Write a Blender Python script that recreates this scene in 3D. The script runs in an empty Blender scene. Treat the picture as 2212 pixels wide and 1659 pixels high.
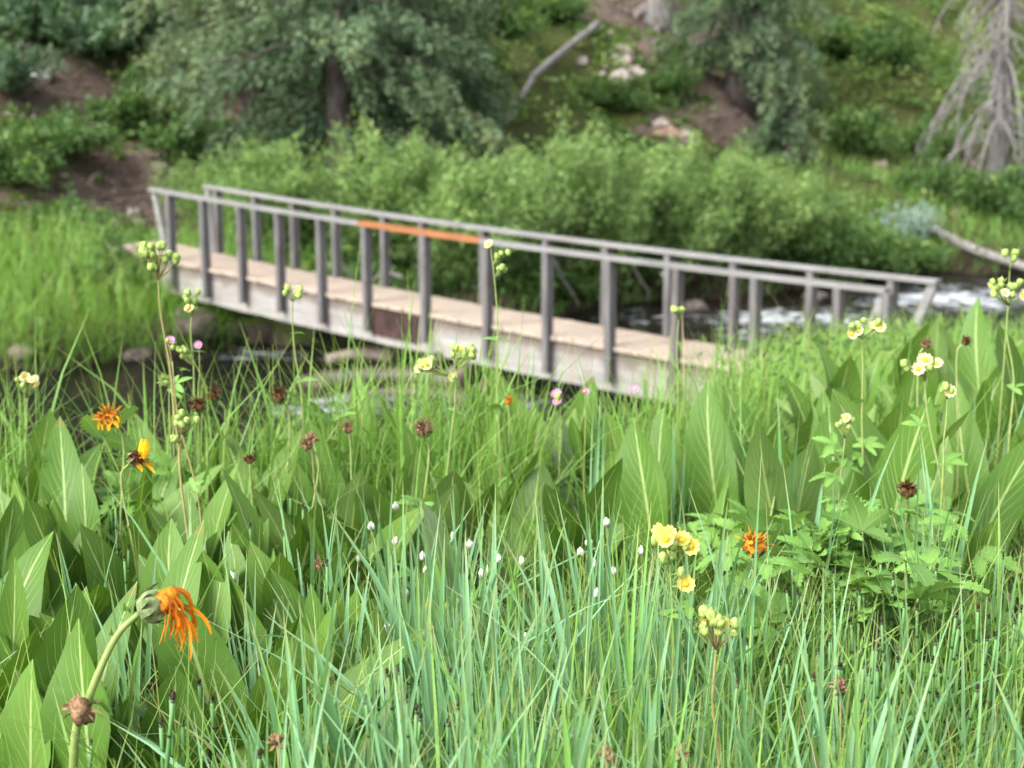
import bpy, math, random
import numpy as np
from mathutils import Vector, Matrix, Euler

# ---------------------------------------------------------------- camera, sky, sun, exposure
scene = bpy.context.scene
CZ, PITCH, FPX = 3.6, math.radians(10.62), 3195.0        # water surface is z = 0; FPX is for a 2212 px wide frame
cam_d = bpy.data.cameras.new('camera')
cam_d.sensor_width = 36.0
cam_d.lens = 36.0 * FPX / 2212.0
cam_d.clip_start, cam_d.clip_end = 0.05, 600
cam_d.dof.use_dof = True
cam_d.dof.focus_distance = 2.4
cam_d.dof.aperture_fstop = 5.0
cam = bpy.data.objects.new('camera', cam_d)
scene.collection.objects.link(cam)
cam.location = (0, 0, CZ)
cam.rotation_euler = (math.pi / 2 - PITCH, 0, 0)
scene.camera = cam

SUN_EL, SUN_AZ = math.radians(42), math.radians(232)      # azimuth from +Y clockwise: behind the camera, to the left
world = bpy.data.worlds.new('World')
scene.world = world
world.use_nodes = True
wt = world.node_tree
wt.nodes.clear()
sky = wt.nodes.new('ShaderNodeTexSky')
sky.sky_type = 'NISHITA'
sky.sun_disc = False
sky.sun_elevation, sky.sun_rotation = SUN_EL, SUN_AZ
sky.dust_density = 3.0
bw = wt.nodes.new('ShaderNodeRGBToBW')
mixn = wt.nodes.new('ShaderNodeMix'); mixn.data_type = 'RGBA'
mixn.inputs[0].default_value = 0.8                        # overcast: mostly grey-white
bg = wt.nodes.new('ShaderNodeBackground'); bg.inputs[1].default_value = 0.15
wo = wt.nodes.new('ShaderNodeOutputWorld')
wt.links.new(sky.outputs[0], bw.inputs[0])
wt.links.new(sky.outputs[0], mixn.inputs[6])
wt.links.new(bw.outputs[0], mixn.inputs[7])
wt.links.new(mixn.outputs[2], bg.inputs[0])
wt.links.new(bg.outputs[0], wo.inputs[0])
sun_d = bpy.data.lights.new('sun', 'SUN')
sun_d.energy, sun_d.angle, sun_d.color = 1.0, math.radians(40), (1.0, 0.96, 0.88)
sun = bpy.data.objects.new('sun', sun_d)
scene.collection.objects.link(sun)
sd = Vector((math.sin(SUN_AZ) * math.cos(SUN_EL), math.cos(SUN_AZ) * math.cos(SUN_EL), math.sin(SUN_EL)))
sun.rotation_euler = sd.to_track_quat('Z', 'Y').to_euler()
scene.view_settings.view_transform = 'Standard'
scene.view_settings.look = 'None'
scene.view_settings.exposure = 2.1
scene.view_settings.gamma = 1.0
scene.cycles.use_denoising = True
scene.cycles.max_bounces = 6
scene.cycles.diffuse_bounces = 3
scene.cycles.transmission_bounces = 4
scene.cycles.transparent_max_bounces = 4
scene.cycles.caustics_reflective = False
scene.cycles.caustics_refractive = False

R = np.random.default_rng(7)
rnd = random.Random(11)
col = scene.collection

# ---------------------------------------------------------------- helpers
def tag(o, label=None, cat=None, group=None, kind=None):
    if label: o['label'] = label
    if cat: o['category'] = cat
    if group: o['group'] = group
    if kind: o['kind'] = kind
    return o

def empty(name, loc, label=None, cat=None, group=None):
    o = bpy.data.objects.new(name, None)
    o.empty_display_size = 0.1
    col.objects.link(o)
    o.location = loc
    return tag(o, label, cat, group)

def root_loc(p):
    while p.parent: p = p.parent
    return p.location

class MB:
    """collects shapes in world space, builds ONE mesh object (local to its root's location)"""
    def __init__(s): s.v = []; s.f = []; s.t = []; s.uv = []
    def add(s, vs, fs, tint=0.5, uvs=None):
        b = len(s.v)
        s.v += [tuple(v) for v in vs]
        s.f += [tuple(i + b for i in f) for f in fs]
        s.t += list(tint) if hasattr(tint, '__len__') else [tint] * len(vs)
        s.uv += list(uvs) if uvs is not None else [(0.5, 0.5)] * len(vs)
        return s
    def mesh(s, name, mat, off=(0, 0, 0), smooth=True):
        me = bpy.data.meshes.new(name)
        ox, oy, oz = off
        me.from_pydata([(x - ox, y - oy, z - oz) for x, y, z in s.v], [], s.f)
        fin_mesh(me, np.array(s.t, dtype=np.float32), np.array(s.uv, dtype=np.float32).reshape(-1, 2), mat, smooth)
        return me
    def build(s, name, mat, parent=None, smooth=True):
        me = s.mesh(name, mat, tuple(root_loc(parent)) if parent else (0, 0, 0), smooth)
        return link(name, me, parent)

def link(name, me, parent=None):
    o = bpy.data.objects.new(name, me)
    col.objects.link(o)
    if parent: o.parent = parent
    return o

def fin_mesh(me, tint, uv, mat, smooth):
    a = me.attributes.new('tint', 'FLOAT', 'POINT')
    a.data.foreach_set('value', tint.astype(np.float32))
    if uv is not None:
        l = me.uv_layers.new(name='UVMap')
        li = np.empty(len(me.loops), dtype=np.int32)
        me.loops.foreach_get('vertex_index', li)
        l.data.foreach_set('uv', uv[li].astype(np.float32).ravel())
    me.polygons.foreach_set('use_smooth', np.full(len(me.polygons), smooth, dtype=bool))
    me.materials.append(mat)
    me.update()

def big(name, V, Q, tint, uv, mat, parent=None, smooth=True, off=(0, 0, 0)):
    me = bpy.data.meshes.new(name)
    V = np.asarray(V, dtype=np.float32) - np.array(off, dtype=np.float32); Q = np.asarray(Q, dtype=np.int32)
    k = Q.shape[1]
    me.vertices.add(len(V)); me.vertices.foreach_set('co', V.ravel())
    me.loops.add(Q.size); me.loops.foreach_set('vertex_index', Q.ravel())
    me.polygons.add(len(Q))
    me.polygons.foreach_set('loop_start', np.arange(0, Q.size, k, dtype=np.int32))
    me.update(calc_edges=True)
    fin_mesh(me, np.asarray(tint), None if uv is None else np.asarray(uv), mat, smooth)
    return me if name.endswith('_mesh') else link(name, me, parent)

def copy_tree(o, parent=None):
    c = o.copy(); col.objects.link(c)
    if parent: c.parent = parent
    for ch in o.children: copy_tree(ch, c)
    return c

def box(mb, c, sx, sy, sz, M=None, tint=0.5, bev=0.0):
    """box centred at c with half axes along M columns, chamfered long edges when bev > 0"""
    M = M or Matrix.Identity(3)
    hx, hy, hz = sx / 2, sy / 2, sz / 2
    if bev <= 0:
        pts = [(x * hx, y * hy, z * hz) for z in (-1, 1) for x, y in ((-1, -1), (1, -1), (1, 1), (-1, 1))]
        fs = [(3, 2, 1, 0), (4, 5, 6, 7), (0, 1, 5, 4), (1, 2, 6, 5), (2, 3, 7, 6), (3, 0, 4, 7)]
    else:
        ring = [(-hx + bev, -hy), (hx - bev, -hy), (hx, -hy + bev), (hx, hy - bev), (hx - bev, hy), (-hx + bev, hy), (-hx, hy - bev), (-hx, -hy + bev)]
        pts = [(x, y, -hz) for x, y in ring] + [(x, y, hz) for x, y in ring]
        fs = [tuple(range(7, -1, -1)), tuple(range(8, 16))] + [(i, (i + 1) % 8, 8 + (i + 1) % 8, 8 + i) for i in range(8)]
    vs = [Vector(c) + M @ Vector(p) for p in pts]
    mb.add(vs, fs, tint)

def tube(mb, pts, rad, n=6, tint=0.5, cap=True, wob=0.0):
    pts = [Vector(p) for p in pts]
    m = len(pts)
    if not hasattr(rad, '__len__'): rad = [rad] * m
    vs, uvs, ts = [], [], []
    ref = Vector((0.31, 0.95, 0.1))
    for i, p in enumerate(pts):
        d = (pts[min(i + 1, m - 1)] - pts[max(i - 1, 0)])
        if d.length < 1e-9: d = Vector((0, 0, 1))
        d.normalize()
        a = d.cross(ref)
        if a.length < 1e-3: a = d.cross(Vector((1, 0, 0)))
        a.normalize(); b = d.cross(a)
        for k in range(n):
            th = 2 * math.pi * k / n
            r = rad[i] * (1 + wob * rnd.uniform(-1, 1))
            vs.append(p + (a * math.cos(th) + b * math.sin(th)) * r)
            uvs.append((k / n, i / max(1, m - 1)))
            ts.append(tint)
    fs = [(i * n + k, i * n + (k + 1) % n, (i + 1) * n + (k + 1) % n, (i + 1) * n + k) for i in range(m - 1) for k in range(n)]
    if cap: fs += [tuple(range(n - 1, -1, -1)), tuple(range((m - 1) * n, m * n))]
    mb.add(vs, fs, ts, uvs)

def smooth_path(pts, n=6):
    """Catmull-Rom through the points"""
    P = [Vector(p) for p in pts]
    P = [P[0] * 2 - P[1]] + P + [P[-1] * 2 - P[-2]]
    out = []
    for i in range(1, len(P) - 2):
        for k in range(n):
            t = k / n
            out.append(0.5 * ((2 * P[i]) + (P[i + 1] - P[i - 1]) * t + (2 * P[i - 1] - 5 * P[i] + 4 * P[i + 1] - P[i + 2]) * t * t + (3 * P[i] - P[i - 1] - 3 * P[i + 1] + P[i + 2]) * t ** 3))
    out.append(P[-2])
    return out

def blob(mb, c, r, sx=1, sy=1, sz=1, amp=0.15, fr=1.5, tint=0.5, nu=10, nv=7, M=None, seed=0):
    from mathutils import noise
    vs, fs = [], []
    for j in range(nv + 1):
        ph = math.pi * j / nv
        for i in range(nu):
            th = 2 * math.pi * i / nu
            d = Vector((math.sin(ph) * math.cos(th), math.sin(ph) * math.sin(th), math.cos(ph)))
            k = r * (1 + amp * noise.noise(d * fr + Vector((seed * 3.7, seed, 0))) * 2)
            p = Vector((d.x * sx, d.y * sy, d.z * sz)) * k
            if M: p = M @ p
            vs.append(Vector(c) + p)
    for j in range(nv):
        for i in range(nu):
            fs.append((j * nu + i, (j + 1) * nu + i, (j + 1) * nu + (i + 1) % nu, j * nu + (i + 1) % nu))
    mb.add(vs, fs, tint)

# value noise on a fixed random lattice
_T = R.random((256, 256))
def vnoise(x, y, s=1.0, o=0):
    x = np.asarray(x, dtype=float) / s + 57.3 + o * 13.7; y = np.asarray(y, dtype=float) / s + 91.1 + o * 7.9
    xi = np.floor(x).astype(int); yi = np.floor(y).astype(int)
    fx = x - xi; fy = y - yi
    fx = fx * fx * (3 - 2 * fx); fy = fy * fy * (3 - 2 * fy)
    a = _T[xi & 255, yi & 255]; b = _T[(xi + 1) & 255, yi & 255]; c = _T[xi & 255, (yi + 1) & 255]; d = _T[(xi + 1) & 255, (yi + 1) & 255]
    return (a * (1 - fx) + b * fx) * (1 - fy) + (c * (1 - fx) + d * fx) * fy
def fbm(x, y, s=1.0, o=0): return (vnoise(x, y, s, o) + 0.5 * vnoise(x, y, s / 2, o + 1) + 0.25 * vnoise(x, y, s / 4, o + 2)) / 1.75

# the lie of the land -------------------------------------------------------------
BANK = np.array([(-60, 1.0), (-8, 3.2), (-2, 3.85), (0, 4.15), (0.60, 4.75), (0.85, 6.0), (1.38, 8.0), (2.6, 12), (3.3, 15.0), (6, 19), (12, 23), (30, 34), (90, 71)], dtype=float)
def near_d(X, Y):
    """signed distance to the top edge of the near bank, positive on the meadow"""
    X = np.asarray(X, dtype=float); Y = np.asarray(Y, dtype=float)
    best = np.full(X.shape, 1e9); sign = np.ones(X.shape)
    for (x0, y0), (x1, y1) in zip(BANK[:-1], BANK[1:]):
        dx, dy = x1 - x0, y1 - y0
        t = np.clip(((X - x0) * dx + (Y - y0) * dy) / (dx * dx + dy * dy), 0, 1)
        d = np.hypot(X - x0 - t * dx, Y - y0 - t * dy)
        cr = (X - x0) * dy - (Y - y0) * dx
        up = d < best
        best = np.where(up, d, best); sign = np.where(up, np.sign(cr), sign)
    return best * sign
def far_t(X, Y):
    """distance beyond the far waterline"""
    X = np.asarray(X, dtype=float); Y = np.asarray(Y, dtype=float)
    u = (X + 7.1) * 0.82 + (Y - 20.6) * 0.57
    return (X + 7.1) * -0.57 + (Y - 20.6) * 0.82 + 0.35 * np.sin(u * 0.9) + 0.25 * np.sin(u * 2.3 + 1)
def H(X, Y):
    X = np.asarray(X, dtype=float); Y = np.asarray(Y, dtype=float)
    d = near_d(X, Y); t = far_t(X, Y)
    g = np.interp(Y, [0, 5, 8, 12, 14.7, 20, 60], [2.4, 2.4, 2.12, 1.45, 0.74, 0.6, 1.2]) + (fbm(X, Y, 1.3) - 0.5) * 0.10
    zn = np.where(d > 0, g, g + (-0.7 - g) * np.clip(-d / 2.6, 0, 1) ** 0.8)
    zf = np.interp(t, [-4, -0.6, 0, 0.5, 3, 5.6, 8, 30, 60, 120], [-0.9, -0.35, 0.0, 0.4, 1.05, 1.9, 3.1, 15, 25, 32])
    hill = np.clip((t - 0.3) / 6, 0, 1)
    zf = zf + hill * ((fbm(X, Y, 5.0, 3) - 0.5) * 1.6 + (fbm(X, Y, 1.2, 5) - 0.5) * 0.5)
    return np.maximum(np.maximum(zn, zf), -0.9)
def h1(x, y): return float(H(np.array([x]), np.array([y]))[0])

def ray(px, py):
    a, b = (px - 1106.0) / FPX, (829.5 - py) / FPX
    c, s = math.cos(PITCH), math.sin(PITCH)
    return Vector((a, c + b * s, -s + b * c))
def at(px, py, Y):
    d = ray(px, py)
    return Vector((0, 0, CZ)) + d * (Y / d.y)
def hit(px, py, y0=14.0, y1=95.0):
    """where the line of sight meets the ground"""
    d = ray(px, py)
    ys = np.arange(y0, y1, 0.05)
    xs, zs = d.x / d.y * ys, CZ + d.z / d.y * ys
    k = np.argmax(zs < np.maximum(H(xs, ys), 0.0))
    return Vector((xs[k], ys[k], max(h1(xs[k], ys[k]), 0.0)))
def on_meadow(px, py_top, h):
    """base of a plant of height h whose top shows at the pixel, standing on the near meadow"""
    d = ray(px, py_top)
    ys = np.arange(1.2, 16, 0.02)
    xs, zs = d.x / d.y * ys, CZ + d.z / d.y * ys
    k = np.argmax(zs - H(xs, ys) < h)
    return Vector((xs[k], ys[k], h1(xs[k], ys[k])))

# ---------------------------------------------------------------- materials
def mat(name):
    m = bpy.data.materials.new(name); m.use_nodes = True
    t = m.node_tree; t.nodes.clear()
    return m, t
class N:
    """tiny node-graph writer"""
    def __init__(s, t): s.t = t
    def n(s, typ, **kw):
        x = s.t.nodes.new(typ)
        for k, v in kw.items(): setattr(x, k, v)
        return x
    def put(s, sock, v):
        if isinstance(v, bpy.types.NodeSocket): s.t.links.new(v, sock)
        elif v is not None: sock.default_value = v
    def m(s, op, a, b=None, c=None, clamp=False):
        x = s.n('ShaderNodeMath', operation=op); x.use_clamp = clamp
        s.put(x.inputs[0], a); s.put(x.inputs[1], b); s.put(x.inputs[2], c)
        return x.outputs[0]
    def mix(s, f, a, b, blend='MIX'):
        x = s.n('ShaderNodeMix', data_type='RGBA', blend_type=blend)
        s.put(x.inputs[0], f)
        s.put(x.inputs[6], (*a, 1) if isinstance(a, tuple) else a); s.put(x.inputs[7], (*b, 1) if isinstance(b, tuple) else b)
        return x.outputs[2]
    def attr(s, nm='tint'): return s.n('ShaderNodeAttribute', attribute_name=nm).outputs['Fac']
    def noise(s, scale, detail=4, vec=None, rough=0.55, out=0):
        x = s.n('ShaderNodeTexNoise'); x.inputs['Scale'].default_value = scale; x.inputs['Detail'].default_value = detail; x.inputs['Roughness'].default_value = rough
        if vec is not None: s.put(x.inputs['Vector'], vec)
        return x.outputs[out]
    def ss(s, v, lo, hi):
        x = s.n('ShaderNodeMapRange', interpolation_type='SMOOTHSTEP')
        s.put(x.inputs[0], v); x.inputs[1].default_value = lo; x.inputs[2].default_value = hi
        return x.outputs[0]
    def obj(s): return s.n('ShaderNodeTexCoord').outputs['Object']
    def geo(s): return s.n('ShaderNodeNewGeometry')
    def scaled(s, vec, sc):
        x = s.n('ShaderNodeMapping'); s.put(x.inputs[0], vec); x.inputs['Scale'].default_value = sc
        return x.outputs[0]
    def bump(s, hgt, strength=0.3, dist=0.01):
        x = s.n('ShaderNodeBump'); x.inputs['Strength'].default_value = strength; x.inputs['Distance'].default_value = dist
        s.put(x.inputs['Height'], hgt)
        return x.outputs[0]
    def bsdf(s, colr, rough=0.6, spec=0.3, normal=None):
        p = s.n('ShaderNodeBsdfPrincipled')
        s.put(p.inputs['Base Color'], (*colr, 1) if isinstance(colr, tuple) else colr)
        s.put(p.inputs['Roughness'], rough); s.put(p.inputs['Specular IOR Level'], spec)
        if normal is not None: s.put(p.inputs['Normal'], normal)
        return p.outputs[0]
    def out(s, sh): s.t.links.new(sh, s.n('ShaderNodeOutputMaterial').inputs[0])
    def leafy(s, colr, tr=0.35, rough=0.5, spec=0.35, normal=None, warm=(1.25, 1.25, 0.6)):
        """a thin leaf: reflects and lets light through"""
        a = s.bsdf(colr, rough, spec, normal)
        b = s.n('ShaderNodeBsdfTranslucent')
        s.put(b.inputs[0], s.mix(1.0, colr, warm, 'MULTIPLY'))
        x = s.n('ShaderNodeMixShader'); x.inputs[0].default_value = tr
        s.t.links.new(a, x.inputs[1]); s.t.links.new(b.outputs[0], x.inputs[2])
        s.out(x.outputs[0])

def leaf_mat(name, c0, c1, c2=None, tr=0.35, rough=0.55, spec=0.3, tip=None):
    m, t = mat(name); k = N(t)
    ti = k.attr()
    c = k.mix(ti, c0, c1)
    if c2: c = k.mix(k.ss(ti, 0.86, 0.97), c, c2)
    if tip:                                                    # dry yellowed blade tips
        uv = k.n('ShaderNodeSeparateXYZ'); t.links.new(k.n('ShaderNodeUVMap', uv_map='UVMap').outputs[0], uv.inputs[0])
        c = k.mix(k.m('MULTIPLY', k.ss(uv.outputs[1], 0.82, 1.0), 0.6), c, tip)
    k.leafy(c, tr, rough, spec)
    return m

def vein_leaf(name, c0, c1, rib, nv=15.0):
    m, t = mat(name); k = N(t)
    uv = k.n('ShaderNodeSeparateXYZ'); t.links.new(k.n('ShaderNodeUVMap', uv_map='UVMap').outputs[0], uv.inputs[0])
    au = k.m('ABSOLUTE', k.m('SUBTRACT', uv.outputs[0], 0.5))
    v = uv.outputs[1]
    ph = k.m('SUBTRACT', k.m('MULTIPLY', v, nv), k.m('MULTIPLY', k.m('POWER', au, 0.8), nv * 0.42))
    ph = k.m('ADD', ph, k.m('MULTIPLY', k.m('SIGN', k.m('SUBTRACT', uv.outputs[0], 0.5)), 0.23))
    ph = k.m('ADD', ph, k.m('MULTIPLY', k.noise(3.0, 2, k.n('ShaderNodeUVMap', uv_map='UVMap').outputs[0]), 0.8))
    fr = k.m('ABSOLUTE', k.m('SUBTRACT', k.m('FRACT', ph), 0.5))
    side = k.m('MULTIPLY', k.ss(fr, 0.075, 0.02), k.ss(au, 0.5, 0.1))
    mid = k.ss(au, 0.036, 0.014)
    veins = k.m('MAXIMUM', mid, k.m('MULTIPLY', side, 0.6))
    oi = k.n('ShaderNodeObjectInfo').outputs['Random']
    base = k.mix(k.m('ADD', k.m('MULTIPLY', oi, 0.7), k.m('MULTIPLY', k.noise(9.0, 3, k.obj()), 0.3)), c0, c1)
    blotch = k.ss(k.noise(38.0, 3, k.obj()), 0.70, 0.76)
    base = k.mix(k.m('MULTIPLY', blotch, 0.4), base, (0.16, 0.13, 0.04))
    edge = k.ss(k.m('ADD', k.m('MAXIMUM', k.m('MULTIPLY', au, 2.0), v), k.m('MULTIPLY', k.noise(14.0, 4, k.obj()), 0.5)), 1.26, 1.36)
    base = k.mix(k.m('MULTIPLY', edge, 0.7), base, (0.20, 0.14, 0.05))
    bf = k.geo().outputs['Backfacing']
    base = k.mix(k.m('MULTIPLY', bf, 0.35), base, (0.17, 0.24, 0.11))
    c = k.mix(veins, base, rib)
    nb = k.bump(k.m('SUBTRACT', k.noise(30.0, 3, k.obj()), k.m('MULTIPLY', veins, 0.8)), 0.35, 0.004)
    k.leafy(c, 0.28, 0.5, 0.28, nb)
    return m

def plain(name, c0, c1, scale=20.0, rough=0.7, spec=0.2, bump=0.3, stretch=(1, 1, 1), dist=0.01):
    m, t = mat(name); k = N(t)
    vec = k.scaled(k.obj(), stretch)
    nz = k.noise(scale, 6, vec)
    k.out(k.bsdf(k.mix(k.ss(nz, 0.3, 0.7), c0, c1), rough, spec, k.bump(nz, bump, dist)))
    return m

M = {}
M['sedge'] = leaf_mat('sedge_blade', (0.125, 0.275, 0.112), (0.220, 0.405, 0.230), (0.18, 0.37, 0.085), 0.3, 0.5, 0.35, tip=(0.30, 0.28, 0.10))
M['grass'] = leaf_mat('grass_blade', (0.10, 0.22, 0.035), (0.24, 0.42, 0.095), (0.40, 0.40, 0.17), 0.35, 0.55, 0.3, tip=(0.28, 0.26, 0.09))
M['straw'] = leaf_mat('dry_straw', (0.42, 0.33, 0.19), (0.30, 0.22, 0.12), None, 0.2, 0.7, 0.15)
M['mule'] = vein_leaf('broad_leaf', (0.050, 0.124, 0.012), (0.125, 0.230, 0.040), (0.28, 0.38, 0.13))
M['mule_pale'] = vein_leaf('broad_leaf_pale', (0.17, 0.26, 0.13), (0.20, 0.29, 0.16), (0.33, 0.42, 0.25))
M['toothed'] = vein_leaf('toothed_leaf', (0.11, 0.245, 0.045), (0.185, 0.35, 0.075), (0.24, 0.39, 0.11), 8.0)
M['stem'] = plain('green_stem', (0.16, 0.24, 0.06), (0.24, 0.28, 0.10), 60, 0.6, 0.3, 0.1)
M['stem_brown'] = plain('brown_stem', (0.20, 0.19, 0.07), (0.28, 0.23, 0.10), 60, 0.65, 0.2, 0.1)
M['bud'] = plain('green_bud', (0.20, 0.31, 0.07), (0.33, 0.42, 0.12), 150, 0.6, 0.3, 0.1)
M['willow'] = leaf_mat('willow_leaf', (0.105, 0.188, 0.055), (0.25, 0.385, 0.125), (0.37, 0.47, 0.18), 0.35)
M['bush'] = leaf_mat('bush_leaf', (0.045, 0.105, 0.028), (0.115, 0.20, 0.055), (0.20, 0.28, 0.08), 0.35)
M['bush_blue'] = leaf_mat('bluish_leaf', (0.06, 0.12, 0.06), (0.12, 0.20, 0.11), None, 0.3)
M['sage'] = leaf_mat('grey_blue_leaf', (0.20, 0.30, 0.26), (0.30, 0.42, 0.36), None, 0.25)
M['under'] = leaf_mat('undergrowth_leaf', (0.05, 0.11, 0.026), (0.15, 0.26, 0.065), (0.24, 0.30, 0.09), 0.35)
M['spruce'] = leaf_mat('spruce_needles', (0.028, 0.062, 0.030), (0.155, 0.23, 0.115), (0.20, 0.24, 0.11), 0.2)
M['litter'] = leaf_mat('dead_leaves', (0.05, 0.033, 0.024), (0.20, 0.15, 0.12), (0.33, 0.29, 0.26), 0.1)

def petal_mat(name, inner, outer, tr=0.35):
    m, t = mat(name); k = N(t)
    uv = k.n('ShaderNodeSeparateXYZ'); t.links.new(k.n('ShaderNodeUVMap', uv_map='UVMap').outputs[0], uv.inputs[0])
    c = k.mix(k.ss(uv.outputs[1], 0.05, 0.6), inner, outer)
    c = k.mix(k.m('MULTIPLY', k.attr(), 0.25), c, inner)
    k.leafy(c, tr, 0.5, 0.2, None, (1.1, 1.1, 0.9))
    return m
M['petal'] = petal_mat('pale_yellow_petal', (0.70, 0.58, 0.06), (0.72, 0.71, 0.40))
M['petal_yellow'] = petal_mat('yellow_petal', (0.74, 0.42, 0.01), (0.72, 0.66, 0.20))
M['petal_cream'] = petal_mat('cream_petal', (0.60, 0.56, 0.18), (0.66, 0.65, 0.42))
M['petal_pink'] = petal_mat('pink_petal', (0.50, 0.22, 0.42), (0.48, 0.24, 0.48))
M['petal_orange'] = petal_mat('orange_petal', (0.34, 0.07, 0.004), (0.72, 0.22, 0.008), 0.3)
M['petal_gold'] = petal_mat('gold_petal', (0.70, 0.30, 0.01), (0.85, 0.45, 0.01), 0.3)
M['stamen'] = plain('stamen', (0.80, 0.45, 0.02), (0.85, 0.60, 0.05), 300, 0.7, 0.1, 0.5)
M['white_fluff'] = plain('white_fluff', (0.66, 0.64, 0.56), (0.80, 0.79, 0.74), 200, 0.9, 0.05, 0.6)
M['dry_head'] = plain('dried_brown_head', (0.035, 0.018, 0.010), (0.14, 0.065, 0.025), 140, 0.85, 0.1, 0.6)
M['dry_orange'] = plain('withered_orange', (0.34, 0.12, 0.015), (0.60, 0.24, 0.02), 120, 0.8, 0.1, 0.5)
M['seed_brown'] = plain('brown_seed_head', (0.11, 0.065, 0.035), (0.30, 0.19, 0.105), 140, 0.85, 0.1, 0.6)
M['calyx'] = plain('grey_green_calyx', (0.07, 0.11, 0.035), (0.22, 0.27, 0.12), 90, 0.75, 0.15, 0.4)
M['cone'] = plain('dark_cone', (0.02, 0.016, 0.012), (0.06, 0.04, 0.025), 300, 0.8, 0.15, 0.5)
M['bark'] = plain('spruce_bark', (0.032, 0.026, 0.023), (0.085, 0.072, 0.066), 9, 0.9, 0.1, 1.0, (1, 1, 0.25), 0.06)
M['bark_dead'] = plain('dead_grey_bark', (0.075, 0.068, 0.065), (0.17, 0.16, 0.155), 11, 0.9, 0.1, 1.0, (1, 1, 0.2), 0.05)
M['twig'] = plain('brown_twig', (0.09, 0.07, 0.05), (0.16, 0.12, 0.085), 20, 0.85, 0.1, 0.3)
M['twig_grey'] = plain('grey_dead_wood', (0.13, 0.12, 0.115), (0.25, 0.235, 0.225), 14, 0.85, 0.1, 0.6, (1, 1, 0.3), 0.02)
M['log_tan'] = plain('brown_log', (0.07, 0.05, 0.035), (0.17, 0.125, 0.09), 8, 0.7, 0.2, 1.0, (0.25, 1, 1), 0.04)
M['log_wet'] = plain('wet_log', (0.012, 0.009, 0.006), (0.055, 0.038, 0.022), 7, 0.5, 0.4, 1.0, (0.25, 1, 1), 0.04)
M['log_pale'] = plain('pale_drift_log', (0.13, 0.10, 0.085), (0.27, 0.215, 0.185), 8, 0.8, 0.15, 0.9, (0.25, 1, 1), 0.03)
M['lichen'] = leaf_mat('lichen_tuft', (0.26, 0.27, 0.14), (0.38, 0.38, 0.22), None, 0.2)

def rock_mat(name, c0, c1, moss=0.0):
    m, t = mat(name); k = N(t)
    o = k.obj(); nz = k.noise(6.0, 8, o)
    c = k.mix(k.ss(nz, 0.3, 0.7), c0, c1)
    if moss:
        up = k.n('ShaderNodeSeparateXYZ'); t.links.new(k.geo().outputs['Normal'], up.inputs[0])
        c = k.mix(k.m('MULTIPLY', k.ss(k.m('ADD', up.outputs[2], k.m('MULTIPLY', nz, 0.5)), 0.35, 0.8), moss), c, (0.09, 0.13, 0.02))
    k.out(k.bsdf(c, 0.8, 0.25, k.bump(nz, 0.7, 0.05)))
    return m
M['rock_pale'] = rock_mat('pale_rock', (0.20, 0.16, 0.14), (0.40, 0.35, 0.31))
M['rock_white'] = rock_mat('white_rock', (0.34, 0.32, 0.30), (0.55, 0.53, 0.51))
M['rock_red'] = rock_mat('reddish_rock', (0.18, 0.10, 0.07), (0.40, 0.27, 0.21))
M['rock_dark'] = rock_mat('wet_dark_rock', (0.035, 0.03, 0.025), (0.11, 0.09, 0.075))
M['rock_moss'] = rock_mat('mossy_rock', (0.05, 0.042, 0.03), (0.11, 0.09, 0.07), 1.0)
M['rock_tan'] = rock_mat('tan_rock', (0.11, 0.085, 0.07), (0.24, 0.19, 0.155))

def board_mat(name, c0, c1, c2, rough=0.85, gs=26.0, stretch=(0.06, 1, 1), stain=None):
    """weathered board: long grain, knots of wear; coordinates run along the bridge in X"""
    m, t = mat(name); k = N(t)
    o = k.obj(); g = k.noise(gs, 6, k.scaled(o, stretch), 0.65)
    c = k.mix(k.ss(g, 0.32, 0.68), c0, c1)
    c = k.mix(k.m('MULTIPLY', k.ss(k.noise(2.2, 5, o), 0.52, 0.72), 0.6), c, c2)
    c = k.mix(k.m('MULTIPLY', k.attr(), 0.25), c, c2)
    if stain: c = stain(k, o, c)
    k.out(k.bsdf(c, rough, 0.2, k.bump(g, 0.5, 0.006)))
    return m
M['rail'] = board_mat('weathered_rail', (0.15, 0.148, 0.143), (0.24, 0.237, 0.23), (0.125, 0.12, 0.115))
M['post'] = board_mat('weathered_post', (0.075, 0.074, 0.074), (0.16, 0.158, 0.156), (0.075, 0.055, 0.045), 0.85, 26, (1, 1, 0.08))
M['rail_orange'] = board_mat('new_cedar_board', (0.20, 0.082, 0.034), (0.32, 0.14, 0.055), (0.17, 0.075, 0.034), 0.6)
M['deck'] = board_mat('deck_planks', (0.31, 0.245, 0.195), (0.42, 0.345, 0.285), (0.26, 0.205, 0.16), 0.85, 30, (1, 0.08, 1))
def girder_stain(k, o, c):
    # drips of dirt and bare dark wood, real wear on the boards
    s = k.n('ShaderNodeSeparateXYZ'); k.t.links.new(o, s.inputs[0])
    drip = k.ss(k.noise(5.0, 4, k.scaled(o, (1.3, 1, 0.16))), 0.48, 0.66)
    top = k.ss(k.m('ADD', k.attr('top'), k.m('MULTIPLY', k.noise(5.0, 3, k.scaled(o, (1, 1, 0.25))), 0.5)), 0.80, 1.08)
    c = k.mix(k.m('MULTIPLY', drip, 0.6), c, (0.24, 0.20, 0.17))
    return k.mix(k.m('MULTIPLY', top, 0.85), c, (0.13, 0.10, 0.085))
M['girder'] = board_mat('pale_weathered_girder', (0.20, 0.195, 0.185), (0.31, 0.303, 0.29), (0.145, 0.13, 0.118), 0.85, 14, (0.1, 1, 1), girder_stain)
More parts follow.
